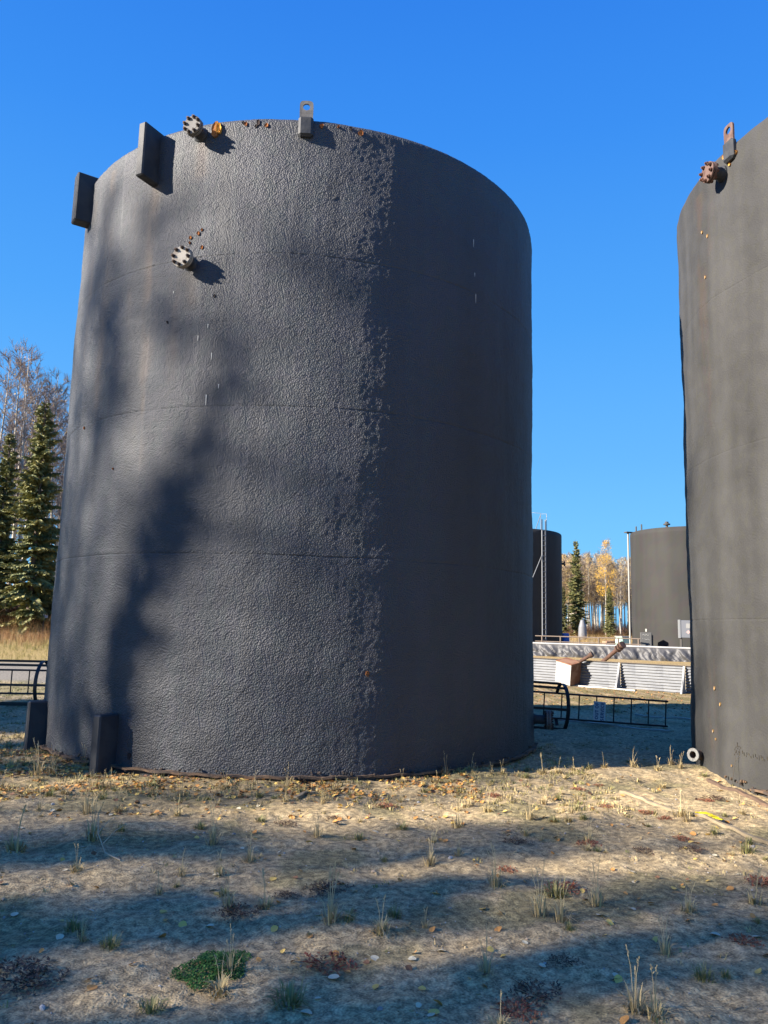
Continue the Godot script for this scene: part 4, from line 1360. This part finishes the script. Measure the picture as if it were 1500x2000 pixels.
func corrugated_wall() -> void:
	var g := gnd(1212, 1344)
	var dir := Vector3(0.76, 0, 0.65).normalized()
	var zinc := m_rust("zinc", Color(0.19, 0.20, 0.215), Color(0.15, 0.16, 0.175), 0.5, 0.012, 0.0)
	var edge := m_plain("zinc_edge", Color(0.24, 0.25, 0.265), 0.5)
	var t := thing("corrugated_wall", "low galvanised corrugated containment wall with upright fins", "wall", g, atan2(-dir.z, dir.x))
	# local: x along the wall, z towards the yard
	var bay := 1.78
	var h := 0.70
	for b in range(-4, 3):
		var mb := MB.new()
		var x0 := b * bay + 0.012
		var x1 := (b + 1) * bay - 0.012
		var n := 72
		for k in n + 1:
			var y := -0.05 + (h + 0.05) * k / n
			var ph := (y / h) * 9.0 * TAU
			var z := 0.016 * sin(ph)
			var nn := Vector3(0, -0.016 * cos(ph) * 9.0 * TAU / h, 1).normalized()
			for sx in 5:
				mb.vert(Vector3(lerpf(x0, x1, sx / 4.0), y, z + 0.006 * n1.get_noise_2d((x0 + sx) * 90.0, y * 60.0)), nn, Vector2(x0 + sx, y))
		for k in n:
			for sx in 4:
				var a := k * 5 + sx
				mb.ix.append_array([a, a + 6, a + 1, a, a + 5, a + 6])
		part("corrugated_panel", mb.mesh(zinc), t)
		mb = MB.new()
		mb.box(Transform3D(Basis(), Vector3((x0 + x1) * 0.5, h + 0.008, 0)), Vector3(bay - 0.004, 0.014, 0.07))
		part("cap_strip", mb.mesh(m_plain("cap_brown", Color(0.1, 0.075, 0.055), 0.7)), t)
	for b in range(-4, 4):
		if b == -1: continue
		var mb := MB.new()
		var prof := [Vector2(0.03, h), Vector2(0.075, h), Vector2(0.12, h * 0.72), Vector2(0.21, h * 0.4), Vector2(0.31, h * 0.12), Vector2(0.35, -0.05), Vector2(0.03, -0.05)]
		var x := b * bay
		for k in range(1, prof.size() - 1):
			for s in [-1.0, 1.0]:
				mb.tri(Vector3(x + s * 0.006, prof[0].y, prof[0].x), Vector3(x + s * 0.006, prof[k].y, prof[k].x), Vector3(x + s * 0.006, prof[k + 1].y, prof[k + 1].x), Vector3(s, 0, 0))
		for k in range(1, prof.size() - 2):
			var a: Vector2 = prof[k]
			var c: Vector2 = prof[k + 1]
			mb.quad(Vector3(x - 0.022, a.y, a.x), Vector3(x + 0.022, a.y, a.x), Vector3(x + 0.022, c.y, c.x), Vector3(x - 0.022, c.y, c.x), Vector3(0, 0.3, 1))
		part("fin", mb.mesh(edge), t)

func liner_wall() -> void:
	var a := Vector3(4.2, 0, -45.6)
	var b := Vector3(24.5, 0, -35.2)
	var d := (b - a)
	var t := thing("lined_wall", "far containment wall draped with wrinkled grey liner under a white top rail", "wall", a, atan2(-d.z, d.x))
	var ln := d.length()
	var h := 0.80
	var mb := MB.new()
	var n := 420
	var rows := 14
	var nz := FastNoiseLite.new()
	nz.seed = 12; nz.frequency = 0.55; nz.fractal_octaves = 3
	var g := func(i: int, k: int) -> Vector3:
		var x := ln * i / n
		var v := float(k) / rows
		var slack := sin(clampf(v, 0.0, 1.0) * PI) * 0.7 + 0.3 * (1.0 - v)
		var f := absf(nz.get_noise_2d(x * 1.9 + v * 1.3, v * 0.9)) * 0.5 + nz.get_noise_2d(x * 7.0, v * 2.5) * 0.06
		return Vector3(x, lerpf(-0.1, h - 0.02, v), 0.05 + f * slack + (1.0 - v) * 0.22)
	for k in rows + 1:
		for i in n + 1:
			var p: Vector3 = g.call(i, k)
			var px: Vector3 = g.call(mini(i + 1, n), k) - g.call(maxi(i - 1, 0), k)
			var py: Vector3 = g.call(i, mini(k + 1, rows)) - g.call(i, maxi(k - 1, 0))
			mb.vert(p, px.cross(py).normalized())
	for k in rows:
		for i in n:
			var q := k * (n + 1) + i
			mb.ix.append_array([q, q + n + 2, q + 1, q, q + n + 1, q + n + 2])
	var m := m_plain("liner", Color(0.06, 0.06, 0.063), 0.55)
	part("liner", mb.mesh(m), t)
	mb = MB.new()
	mb.box(Transform3D(Basis(), Vector3(ln * 0.5, h, 0.04)), Vector3(ln, 0.075, 0.11), 0.01)
	part("top_rail", mb.mesh(m_plain("rail_white", Color(0.4, 0.4, 0.4), 0.5)), t)
	mb = MB.new()
	mb.box(Transform3D(Basis(), Vector3(ln * 0.5, h * 0.5 - 0.1, -0.05)), Vector3(ln, h, 0.06))
	part("backing", mb.mesh(m_plain("liner_back", Color(0.1, 0.1, 0.1), 0.7)), t)

func rusty_things() -> void:
	var white := m_rust("box_white", Color(0.40, 0.395, 0.38), Color(0.35, 0.335, 0.31), 0.6, 0.02)
	var rust := m_rust("box_rust", Color(0.15, 0.062, 0.025), Color(0.22, 0.125, 0.07), 0.85, 0.02)
	var pipe := m_rust("pipe_rust", Color(0.065, 0.035, 0.023), Color(0.11, 0.055, 0.037), 0.85, 0.03)
	var p := at(1110, 1338, 22.55)
	p.y = gh(p.x, p.z) + 0.1
	var t := thing("steel_box", "white steel box with rusty lid and side tipped against the corrugated wall", "box", p, 0.72)
	var w := 0.47
	var d := 0.52
	var h := 0.60
	var xf := Transform3D(Basis.from_euler(Vector3(0.20, 0, 0.16)), Vector3(0, h * 0.5 - 0.02, 0))
	var mb := MB.new()
	mb.box(xf * Transform3D(Basis(), Vector3(-w * 0.5, 0, 0)), Vector3(0.012, h, d), 0.003)
	mb.box(xf * Transform3D(Basis(), Vector3(0, 0, -d * 0.5)), Vector3(w, h, 0.012), 0.003)
	part("body", mb.mesh(white), t)
	mb = MB.new()
	mb.box(xf * Transform3D(Basis(), Vector3(0.004, 0, d * 0.5)), Vector3(w - 0.016, h, 0.012), 0.003)
	mb.box(xf * Transform3D(Basis(), Vector3(w * 0.5, 0, 0)), Vector3(0.012, h, d), 0.003)
	var rs := part("side", mb.mesh(rust), t)
	rs.set_meta("label", "brown rusty side of the box")
	mb = MB.new()
	mb.box(xf * Transform3D(Basis.from_euler(Vector3(0.0, 0, 0.0)), Vector3(0, h * 0.5 + 0.012, 0)), Vector3(w + 0.03, 0.02, d + 0.03), 0.004)
	part("lid", mb.mesh(m_rust("lid_rust", Color(0.20, 0.075, 0.028), Color(0.30, 0.16, 0.09), 0.85, 0.015)), t)
	var a := at(1131, 1293, 22.4)
	var b := at(1155, 1279, 22.2)
	mb = bar(a - t.position, b - t.position, 0.05, 10)
	mb.tube([b.lerp(a, 0.14) - t.position, b.lerp(a, -0.1) - t.position], [0.075, 0.075], 12)
	var arm := part("pipe_arm", mb.mesh(pipe), t)
	arm.rotation.y = -0.72
	var c := thing("rusty_pipe", "slanting rusty pipe with a valve end behind the corrugated wall", "pipe", gnd(1170, 1305))
	var e0 := c.position - Vector3(0.2, 0.2, 0)
	var f0 := -at(1188, 1285, 27.0).z
	var pa := at(1172, 1297, f0 + 0.3)
	var pb := at(1213, 1262, 26.4)
	mb = bar(pa - c.position, pb - c.position, 0.07, 10)
	part("pipe", mb.mesh(pipe), c)
	mb = MB.new()
	var ax := (pb - pa).normalized()
	for k in [0.06, -0.08, -0.2]:
		mb.tube([pb + ax * k - c.position, pb + ax * (k + 0.05) - c.position], [0.13, 0.13], 12)
	mb.tube([pb - ax * 0.12 - c.position, pb - ax * 0.12 + Vector3(0.05, 0.17, 0.05) - c.position], [0.06, 0.075], 10)
	part("valve", mb.mesh(pipe), c)
	var cr := thing("wooden_block", "small dark weathered wooden block by the wall next to the steel box", "block", gnd(1073, 1328), 0.3)
	for k in 3:
		mb = MB.new()
		mb.box(Transform3D(Basis(), Vector3(0, 0.05 + 0.1 * k, 0)), Vector3(0.3, 0.085, 0.24), 0.008)
		part("slat", mb.mesh(m_rust("dark_strip", Color(0.09, 0.06, 0.045), Color(0.14, 0.09, 0.06))), cr)

func far_shell(m: Material, sd: float, tone: Color) -> ArrayMesh:
	var mb := MB.new()
	var k := 120
	var rows := 40
	for j in rows + 4:
		for i in k + 1:
			var a := TAU * i / k
			var h := minf(TANK_H, TANK_H * 0.985 * j / rows)
			var r := TANK_R + 0.02 * n1.get_noise_2d(a * 60.0 + sd, h * 14.0)
			if j >= rows:
				var an := float(j - rows) / 3.0 * PI * 0.5
				h = TANK_H * 0.985 + TANK_H * 0.015 * sin(an); r -= 0.11 * (1.0 - cos(an))
			var c := tone * (1.0 + 0.25 * n1.get_noise_2d(a * 160.0 + sd, h * 3.0) + 0.15 * n1.get_noise_2d(a * 40.0 + sd, h * 20.0))
			if absf(h - 2.1) < 0.1: c = c * 1.06
			c.a = 1.0
			mb.col = c
			mb.vert(Vector3(sin(a) * r, h - 0.05, cos(a) * r), Vector3(sin(a), 0.0 if j < rows else 0.5, cos(a)).normalized(), Vector2(a * TANK_R, h))
	for j in rows + 3:
		for i in k:
			var q := j * (k + 1) + i
			mb.ix.append_array([q, q + k + 2, q + 1, q, q + k + 1, q + k + 2])
	mb.col = tone
	for i in k:
		var a := TAU * i / k
		var b := TAU * (i + 1) / k
		mb.tri(Vector3(0, TANK_H + 0.05, 0), Vector3(sin(a) * 3.28, TANK_H - 0.05, cos(a) * 3.28), Vector3(sin(b) * 3.28, TANK_H - 0.05, cos(b) * 3.28), Vector3.UP)
	return mb.mesh(m)

func wall_hit(px: float, py: float, c: Vector3) -> Vector3:     # where a pixel's ray meets a tank wall
	var d := ray(px, py)
	var f := Vector2(d.x, d.z)
	var o := Vector2(c.x, c.z)
	var u := f.normalized()
	var b := u.dot(o)
	var t := b - sqrt(maxf(0.0, b * b - o.length_squared() + TANK_R * TANK_R))
	return EYE + d * (t / f.length())

func far_yard() -> void:
	var m := m_vertex("far_coat", 0.8)
	var zinc := m_plain("zinc_plain", Color(0.22, 0.23, 0.24), 0.45)
	var white := m_plain("white_pipe", Color(0.3, 0.3, 0.285), 0.5)
	var dark := m_plain("dark_fitting", Color(0.06, 0.055, 0.05), 0.7)
	var D := 48.0
	var half := rad_to_deg(asin(TANK_R / D))
	var r1 := ray(1097.5, 1150)
	var b1 := rad_to_deg(atan2(r1.x, -r1.z)) - half
	var r2 := ray(1232.5, 1150)
	var b2 := rad_to_deg(atan2(r2.x, -r2.z)) + half
	var p1 := polar(b1, D)
	var p2 := polar(b2, D)
	var t := thing("storage_tank", "far dark storage tank with a galvanised ladder up its side", "tank", Vector3(p1.x, 0, p1.z))
	part("shell", far_shell(m, 10.0, Color(0.022, 0.022, 0.022)), t)
	var lp := wall_hit(1058.5, 1150, t.position)
	var la := lp - t.position
	var ld := Vector3(la.x, 0, la.z).normalized()
	var ls := Vector3(ld.z, 0, -ld.x)
	var lc := ld * (TANK_R + 0.18)
	for s in [-1.0, 1.0]:
		part("ladder_rail", bar(lc + ls * 0.13 * s + Vector3.UP * 0.2, lc + ls * 0.13 * s + Vector3.UP * (TANK_H + 0.5), 0.035, 6).mesh(zinc), t)
	var rg := bar(-ls * 0.13, ls * 0.13, 0.02, 5).mesh(zinc)
	for k in 24:
		var o := part("ladder_rung", rg, t)
		o.position = lc + Vector3.UP * (0.35 + 0.3 * k)
	for s in [-1.0, 1.0]:
		var mb := MB.new()
		var q: Vector3 = lc + ls * 0.22 * s
		mb.tube([q + Vector3.UP * (TANK_H - 0.1), q + Vector3.UP * (TANK_H + 0.85), q - ld * 0.5 - ls * 0.6 * (1.0 - s) * 0.5 + Vector3.UP * (TANK_H + 0.9), q - ld * 1.0 + Vector3.UP * TANK_H], [0.018, 0.018, 0.018, 0.018], 6)
		part("handrail", mb.mesh(zinc), t)
	part("cable", bar(lc - ls * 0.15 + Vector3(0, TANK_H - 1.6, 0), lc - ls * 1.1 + Vector3(0, TANK_H - 3.4, 0.1), 0.02, 5).mesh(zinc), t)
	var nz := MB.new()
	var sr := Vector3(cos(deg_to_rad(b1)), 0, sin(deg_to_rad(b1)))
	nz.tube([sr * (TANK_R - 0.05) + Vector3.UP * 5.55, sr * (TANK_R + 0.2) + Vector3.UP * 5.55], [0.07, 0.07], 10)
	nz.tube([sr * (TANK_R + 0.14) + Vector3.UP * 5.55, sr * (TANK_R + 0.2) + Vector3.UP * 5.55], [0.15, 0.15], 14)
	part("nozzle", nz.mesh(dark), t)
	t = thing("storage_tank", "far grey storage tank with a white pipe and a roof vent", "tank", Vector3(p2.x, 0, p2.z))
	part("shell", far_shell(m, 400.0, Color(0.026, 0.025, 0.023)), t)
	var e := Vector3(-cos(deg_to_rad(b2)), 0, -sin(deg_to_rad(b2)))
	var tw := Vector3(sin(deg_to_rad(b2)), 0, -cos(deg_to_rad(b2))) * -0.5
	part("pipe", bar(e * (TANK_R + 0.08) + tw + Vector3.UP * 0.1, e * (TANK_R + 0.08) + tw + Vector3.UP * (TANK_H - 0.05), 0.055, 8).mesh(white), t)
	var cap := MB.new()
	cap.box(Transform3D(Basis(Vector3.UP, 0.3), e * (TANK_R + 0.02) + tw + Vector3.UP * (TANK_H + 0.0)), Vector3(0.5, 0.06, 0.3))
	part("pipe_bracket", cap.mesh(dark), t)
	for k in 2: part("roof_pipe", bar(e * (TANK_R - 0.45 - 0.3 * k) + tw * 3.0 + Vector3.UP * (TANK_H - 0.1), e * (TANK_R - 0.45 - 0.3 * k) + tw * 3.0 + Vector3.UP * (TANK_H + 0.22 + 0.12 * k), 0.04, 6).mesh(dark), t)
	var vb := at(1303, 1050, -p2.z - 1.0) - t.position
	var vm := MB.new()
	vm.lathe(Transform3D(Basis(), Vector3(vb.x, TANK_H - 0.1, vb.z)), [Vector2(0.07, 0), Vector2(0.07, 0.36), Vector2(0.19, 0.36), Vector2(0.19, 0.42), Vector2(0.1, 0.46), Vector2(0.1, 0.54), Vector2(0.0, 0.56)], 14)
	part("roof_vent", vm.mesh(dark), t)
	var notice := MB.new()
	var np := wall_hit(1263, 1231, t.position) - t.position
	var nd := Vector3(np.x, 0, np.z).normalized()
	notice.box(Transform3D(Basis(Vector3.UP, atan2(nd.x, nd.z)), nd * (TANK_R + 0.03) + Vector3.UP * (np.y)), Vector3(0.14, 0.16, 0.02))
	part("notice", notice.mesh(white), t)
	# --- cabinets before the far grey tank
	var f := 42.0
	var cb := at(1262, 1262, f)
	var cab := thing("control_cabinet", "dark steel cabinet with white scrawl at the far grey tank", "cabinet", Vector3(cb.x, 0, cb.z), -0.3)
	var mb := MB.new()
	mb.box(Transform3D(Basis(), Vector3(0, 0.78, 0)), Vector3(0.58, 1.5, 0.35), 0.02)
	part("body", mb.mesh(m_plain("cabinet_grey", Color(0.09, 0.09, 0.088), 0.6)), cab)
	mb = MB.new()
	mb.box(Transform3D(Basis(), Vector3(0.33, 0.7, 0.05)), Vector3(0.07, 1.4, 0.1), 0.01)
	part("post", mb.mesh(dark), cab)
	mb = MB.new()
	var sp := [[-0.2, 1.38, -0.1, 1.42], [-0.1, 1.42, -0.06, 1.36], [-0.04, 1.36, 0.02, 1.43], [0.02, 1.43, 0.08, 1.37], [0.08, 1.37, 0.16, 1.40], [-0.2, 1.22, -0.14, 1.2], [-0.08, 1.2, 0.0, 1.14], [0.0, 1.14, 0.1, 1.18], [0.1, 1.18, 0.2, 1.12]]
	for s in sp: mb.tube([Vector3(s[0], s[1], 0.182), Vector3(s[2], s[3], 0.182)], [0.013, 0.013], 4)
	part("scrawl", mb.mesh(white), cab)
	var gb := at(1342, 1246, 40.4)
	var bx := thing("equipment_box", "grey equipment box on legs with a white label and hazard diamond", "box", Vector3(gb.x, 0, gb.z), -0.25)
	var bh := gb.y
	mb = MB.new()
	mb.box(Transform3D(Basis(), Vector3(0.08, bh + 0.45, 0)), Vector3(0.95, 0.9, 0.6), 0.02)
	part("body", mb.mesh(m_plain("box_grey", Color(0.17, 0.18, 0.2), 0.5)), bx)
	mb = MB.new()
	mb.box(Transform3D(Basis(), Vector3(-0.37, bh + 0.46, 0.01)), Vector3(0.06, 0.94, 0.62))
	part("edge_frame", mb.mesh(zinc), bx)
	mb = MB.new()
	mb.box(Transform3D(Basis(), Vector3(0.03, bh + 0.62, 0.303)), Vector3(0.2, 0.24, 0.008))
	part("notice", mb.mesh(white), bx)
	mb = MB.new()
	mb.box(Transform3D(Basis(Vector3.BACK, PI / 4), Vector3(0.03, bh + 0.3, 0.303)), Vector3(0.15, 0.15, 0.008))
	part("hazard_diamond", mb.mesh(m_plain("diamond", Color(0.5, 0.35, 0.33), 0.5)), bx)
	for s in [-0.3, 0.4]:
		for z in [-0.2, 0.2]:
			part("leg", bar(Vector3(s, -0.05, z), Vector3(s, bh + 0.05, z), 0.04, 6).mesh(dark), bx)
	# --- railing on the far wall
	var ra := Vector3(3.0, 0, -48.6)
	var a0 := at(1020, 1246, 44.6)
	var a1 := at(1251, 1246.5, 41.6)
	var rl := thing("pipe_railing", "rusty brown pipe railing running before the far tanks", "railing", Vector3(a0.x, 0, a0.z))
	var m_r := m_plain("railing", Color(0.17, 0.13, 0.10), 0.7)
	var o0 := Vector3(0, 1.18, 0)
	var o1 := Vector3(a1.x - a0.x, 1.18, a1.z - a0.z)
	for y in [0.0, -0.3]:
		part("rail", bar(o0 + Vector3(0, y, 0), o1 + Vector3(0, y, 0), 0.035, 6).mesh(m_r), rl)
	for k in 7:
		var p := o0.lerp(o1, (k + 0.1) / 6.2)
		part("post", bar(Vector3(p.x, -0.1, p.z), Vector3(p.x, 1.2, p.z), 0.045, 6).mesh(m_r), rl)
	# --- barrel and odds and ends
	var bp := at(1103, 1250, 47.0)
	var bl := thing("barrel", "bright blue plastic barrel beside the far ladder tank", "barrel", Vector3(bp.x, 0.45, bp.z))
	var lb := MB.new()
	lb.lathe(Transform3D.IDENTITY, [Vector2(0.24, 0), Vector2(0.28, 0.05), Vector2(0.28, 0.3), Vector2(0.265, 0.32), Vector2(0.28, 0.34), Vector2(0.28, 0.6), Vector2(0.265, 0.62), Vector2(0.28, 0.64), Vector2(0.27, 0.86), Vector2(0.2, 0.9), Vector2(0.0, 0.9)], 18)
	part("drum", lb.mesh(m_plain("barrel_blue", Color(0.02, 0.13, 0.5), 0.45)), bl)
	var bs := MB.new()
	bs.box(Transform3D(Basis(), Vector3(0, -0.23, 0)), Vector3(0.7, 0.45, 0.7))
	part("stand", bs.mesh(dark), bl)
	var gp2 := polar(14.55, 88.0)
	var gt := thing("grey_post_cover", "pointed grey cover standing in the field before the wood", "cover", gp2)
	var gm := MB.new()
	gm.lathe(Transform3D.IDENTITY, [Vector2(0.5, -0.1), Vector2(0.5, 0.3), Vector2(0.42, 1.4), Vector2(0.22, 2.1), Vector2(0.0, 2.2)], 10)
	part("cover", gm.mesh(m_plain("cover_grey", Color(0.16, 0.165, 0.18), 0.6)), gt)
	var bin := thing("storage_bin", "pale green bin beside the far grey tank", "bin", polar(17.3, 62.0))
	gm = MB.new()
	gm.box(Transform3D(Basis(Vector3.UP, 0.4), Vector3(0, 0.5, 0)), Vector3(0.85, 1.0, 0.8), 0.05)
	part("body", gm.mesh(m_plain("bin_green", Color(0.35, 0.55, 0.48), 0.6)), bin)
	gm = MB.new()
	gm.box(Transform3D(Basis(Vector3.UP, 0.4), Vector3(0, 1.04, 0)), Vector3(0.92, 0.08, 0.86), 0.02)
	part("lid", gm.mesh(white), bin)
	for k in 3:
		var lum := thing("lumber_stack", "reddish lumber stacked in the field before the pale green bin", "lumber", polar(16.4 + 0.25 * k, 66.0 + k), 0.3, "lumber stacks before the bin")
		for j in 3:
			gm = MB.new()
			gm.box(Transform3D(Basis(Vector3.UP, 0.1 * j), Vector3(0, 0.12 + 0.2 * j, 0)), Vector3(1.2, 0.15, 0.5), 0.01)
			part("board", gm.mesh(m_plain("lumber_red", Color(0.35, 0.2, 0.13), 0.8)), lum)
	# --- notice in the wood beyond the road
	var rs := at(86, 1203, 37.5)
	var nt := thing("roadside_sign", "small white sign on a post at the edge of the wood", "sign", Vector3(rs.x, gh(rs.x, rs.z), rs.z), 0.4)
	gm = MB.new()
	gm.box(Transform3D(Basis(), Vector3(0, rs.y - nt.position.y, 0.03)), Vector3(0.33, 0.18, 0.015), 0.002)
	part("panel", gm.mesh(m_plain("sign_grey", Color(0.6, 0.62, 0.66), 0.5)), nt)
	gm = MB.new()
	for s in [-0.11, -0.05, 0.02, 0.09]: gm.box(Transform3D(Basis(), Vector3(s, rs.y - nt.position.y, 0.04)), Vector3(0.035, 0.1, 0.006))
	part("lettering", gm.mesh(blue_dark()), nt)
	part("post", bar(Vector3(0, -0.2, 0), Vector3(0, rs.y - nt.position.y + 0.1, 0), 0.03, 6).mesh(dark), nt)

func blue_dark() -> Material:
	return m_plain("sign_blue", Color(0.02, 0.05, 0.25), 0.5)


# ------------------------------------------------------------------ light and air
func sky_image() -> Image:
	var w := 512
	var h := 256
	var im := Image.create(w, h, false, Image.FORMAT_RGBF)
	var stops := [[0.0, Color(0.24, 0.66, 1.08)], [5.0, Color(0.21, 0.62, 1.06)], [12.0, Color(0.145, 0.50, 1.03)], [22.0, Color(0.085, 0.39, 0.98)], [34.0, Color(0.046, 0.285, 0.91)], [46.0, Color(0.027, 0.205, 0.81)], [65.0, Color(0.018, 0.13, 0.6)], [90.0, Color(0.016, 0.115, 0.54)]]
	for y in h:
		var el := 90.0 - (y + 0.5) * 180.0 / h
		var c: Color = Color(0.3, 0.26, 0.2)
		if el >= 0.0:
			for k in stops.size() - 1:
				if el >= stops[k][0] and el <= stops[k + 1][0]:
					c = (stops[k][1] as Color).lerp(stops[k + 1][1], (el - stops[k][0]) / (stops[k + 1][0] - stops[k][0]))
		c = Color(c.r / EXPOSURE, c.g / EXPOSURE, c.b / EXPOSURE)
		for x in w:
			im.set_pixel(x, y, c)
	return im

func _ready() -> void:
	lens = Basis(Vector3.RIGHT, PITCH) * Basis(Vector3.BACK, ROLL)
	var cam := Camera3D.new()
	cam.name = "camera"
	cam.fov = rad_to_deg(2.0 * atan(1000.0 / FOCAL))
	cam.near = 0.05
	cam.far = 2000.0
	add_child(cam)
	cam.transform = Transform3D(lens, EYE)
	cam.current = true
	var env := Environment.new()
	env.background_mode = Environment.BG_SKY
	var sky := Sky.new()
	var pm := PanoramaSkyMaterial.new()
	pm.panorama = ImageTexture.create_from_image(sky_image())
	sky.sky_material = pm
	env.sky = sky
	env.tonemap_mode = Environment.TONE_MAPPER_LINEAR
	env.tonemap_exposure = EXPOSURE
	env.sdfgi_enabled = true
	env.ssao_enabled = true
	env.ssil_enabled = true
	var we := WorldEnvironment.new()
	we.name = "environment"
	we.environment = env
	add_child(we)
	var sun := DirectionalLight3D.new()
	sun.name = "sun"
	sun.light_color = Color(1.0, 0.955, 0.895)
	sun.light_energy = 1.6
	sun.light_angular_distance = 0.53
	sun.shadow_enabled = true
	add_child(sun)
	var a := deg_to_rad(SUN_BEARING)
	var e := deg_to_rad(SUN_HEIGHT)
	var to_sun := Vector3(sin(a) * cos(e), sin(e), -cos(a) * cos(e))
	sun.basis = Basis.looking_at(-to_sun, Vector3.UP)
	n1.frequency = 0.03; n1.seed = 3; n1.fractal_octaves = 2
	n2.frequency = 0.03; n2.seed = 9; n2.fractal_octaves = 3
	n3.frequency = 0.12; n3.seed = 17; n3.fractal_octaves = 2
	for n in [n1, n2, n3]: n.noise_type = FastNoiseLite.TYPE_SIMPLEX_SMOOTH
	rng.seed = 1
	build_ground()
	build_tanks()
	build_yard()
	build_trees()
	build_litter()
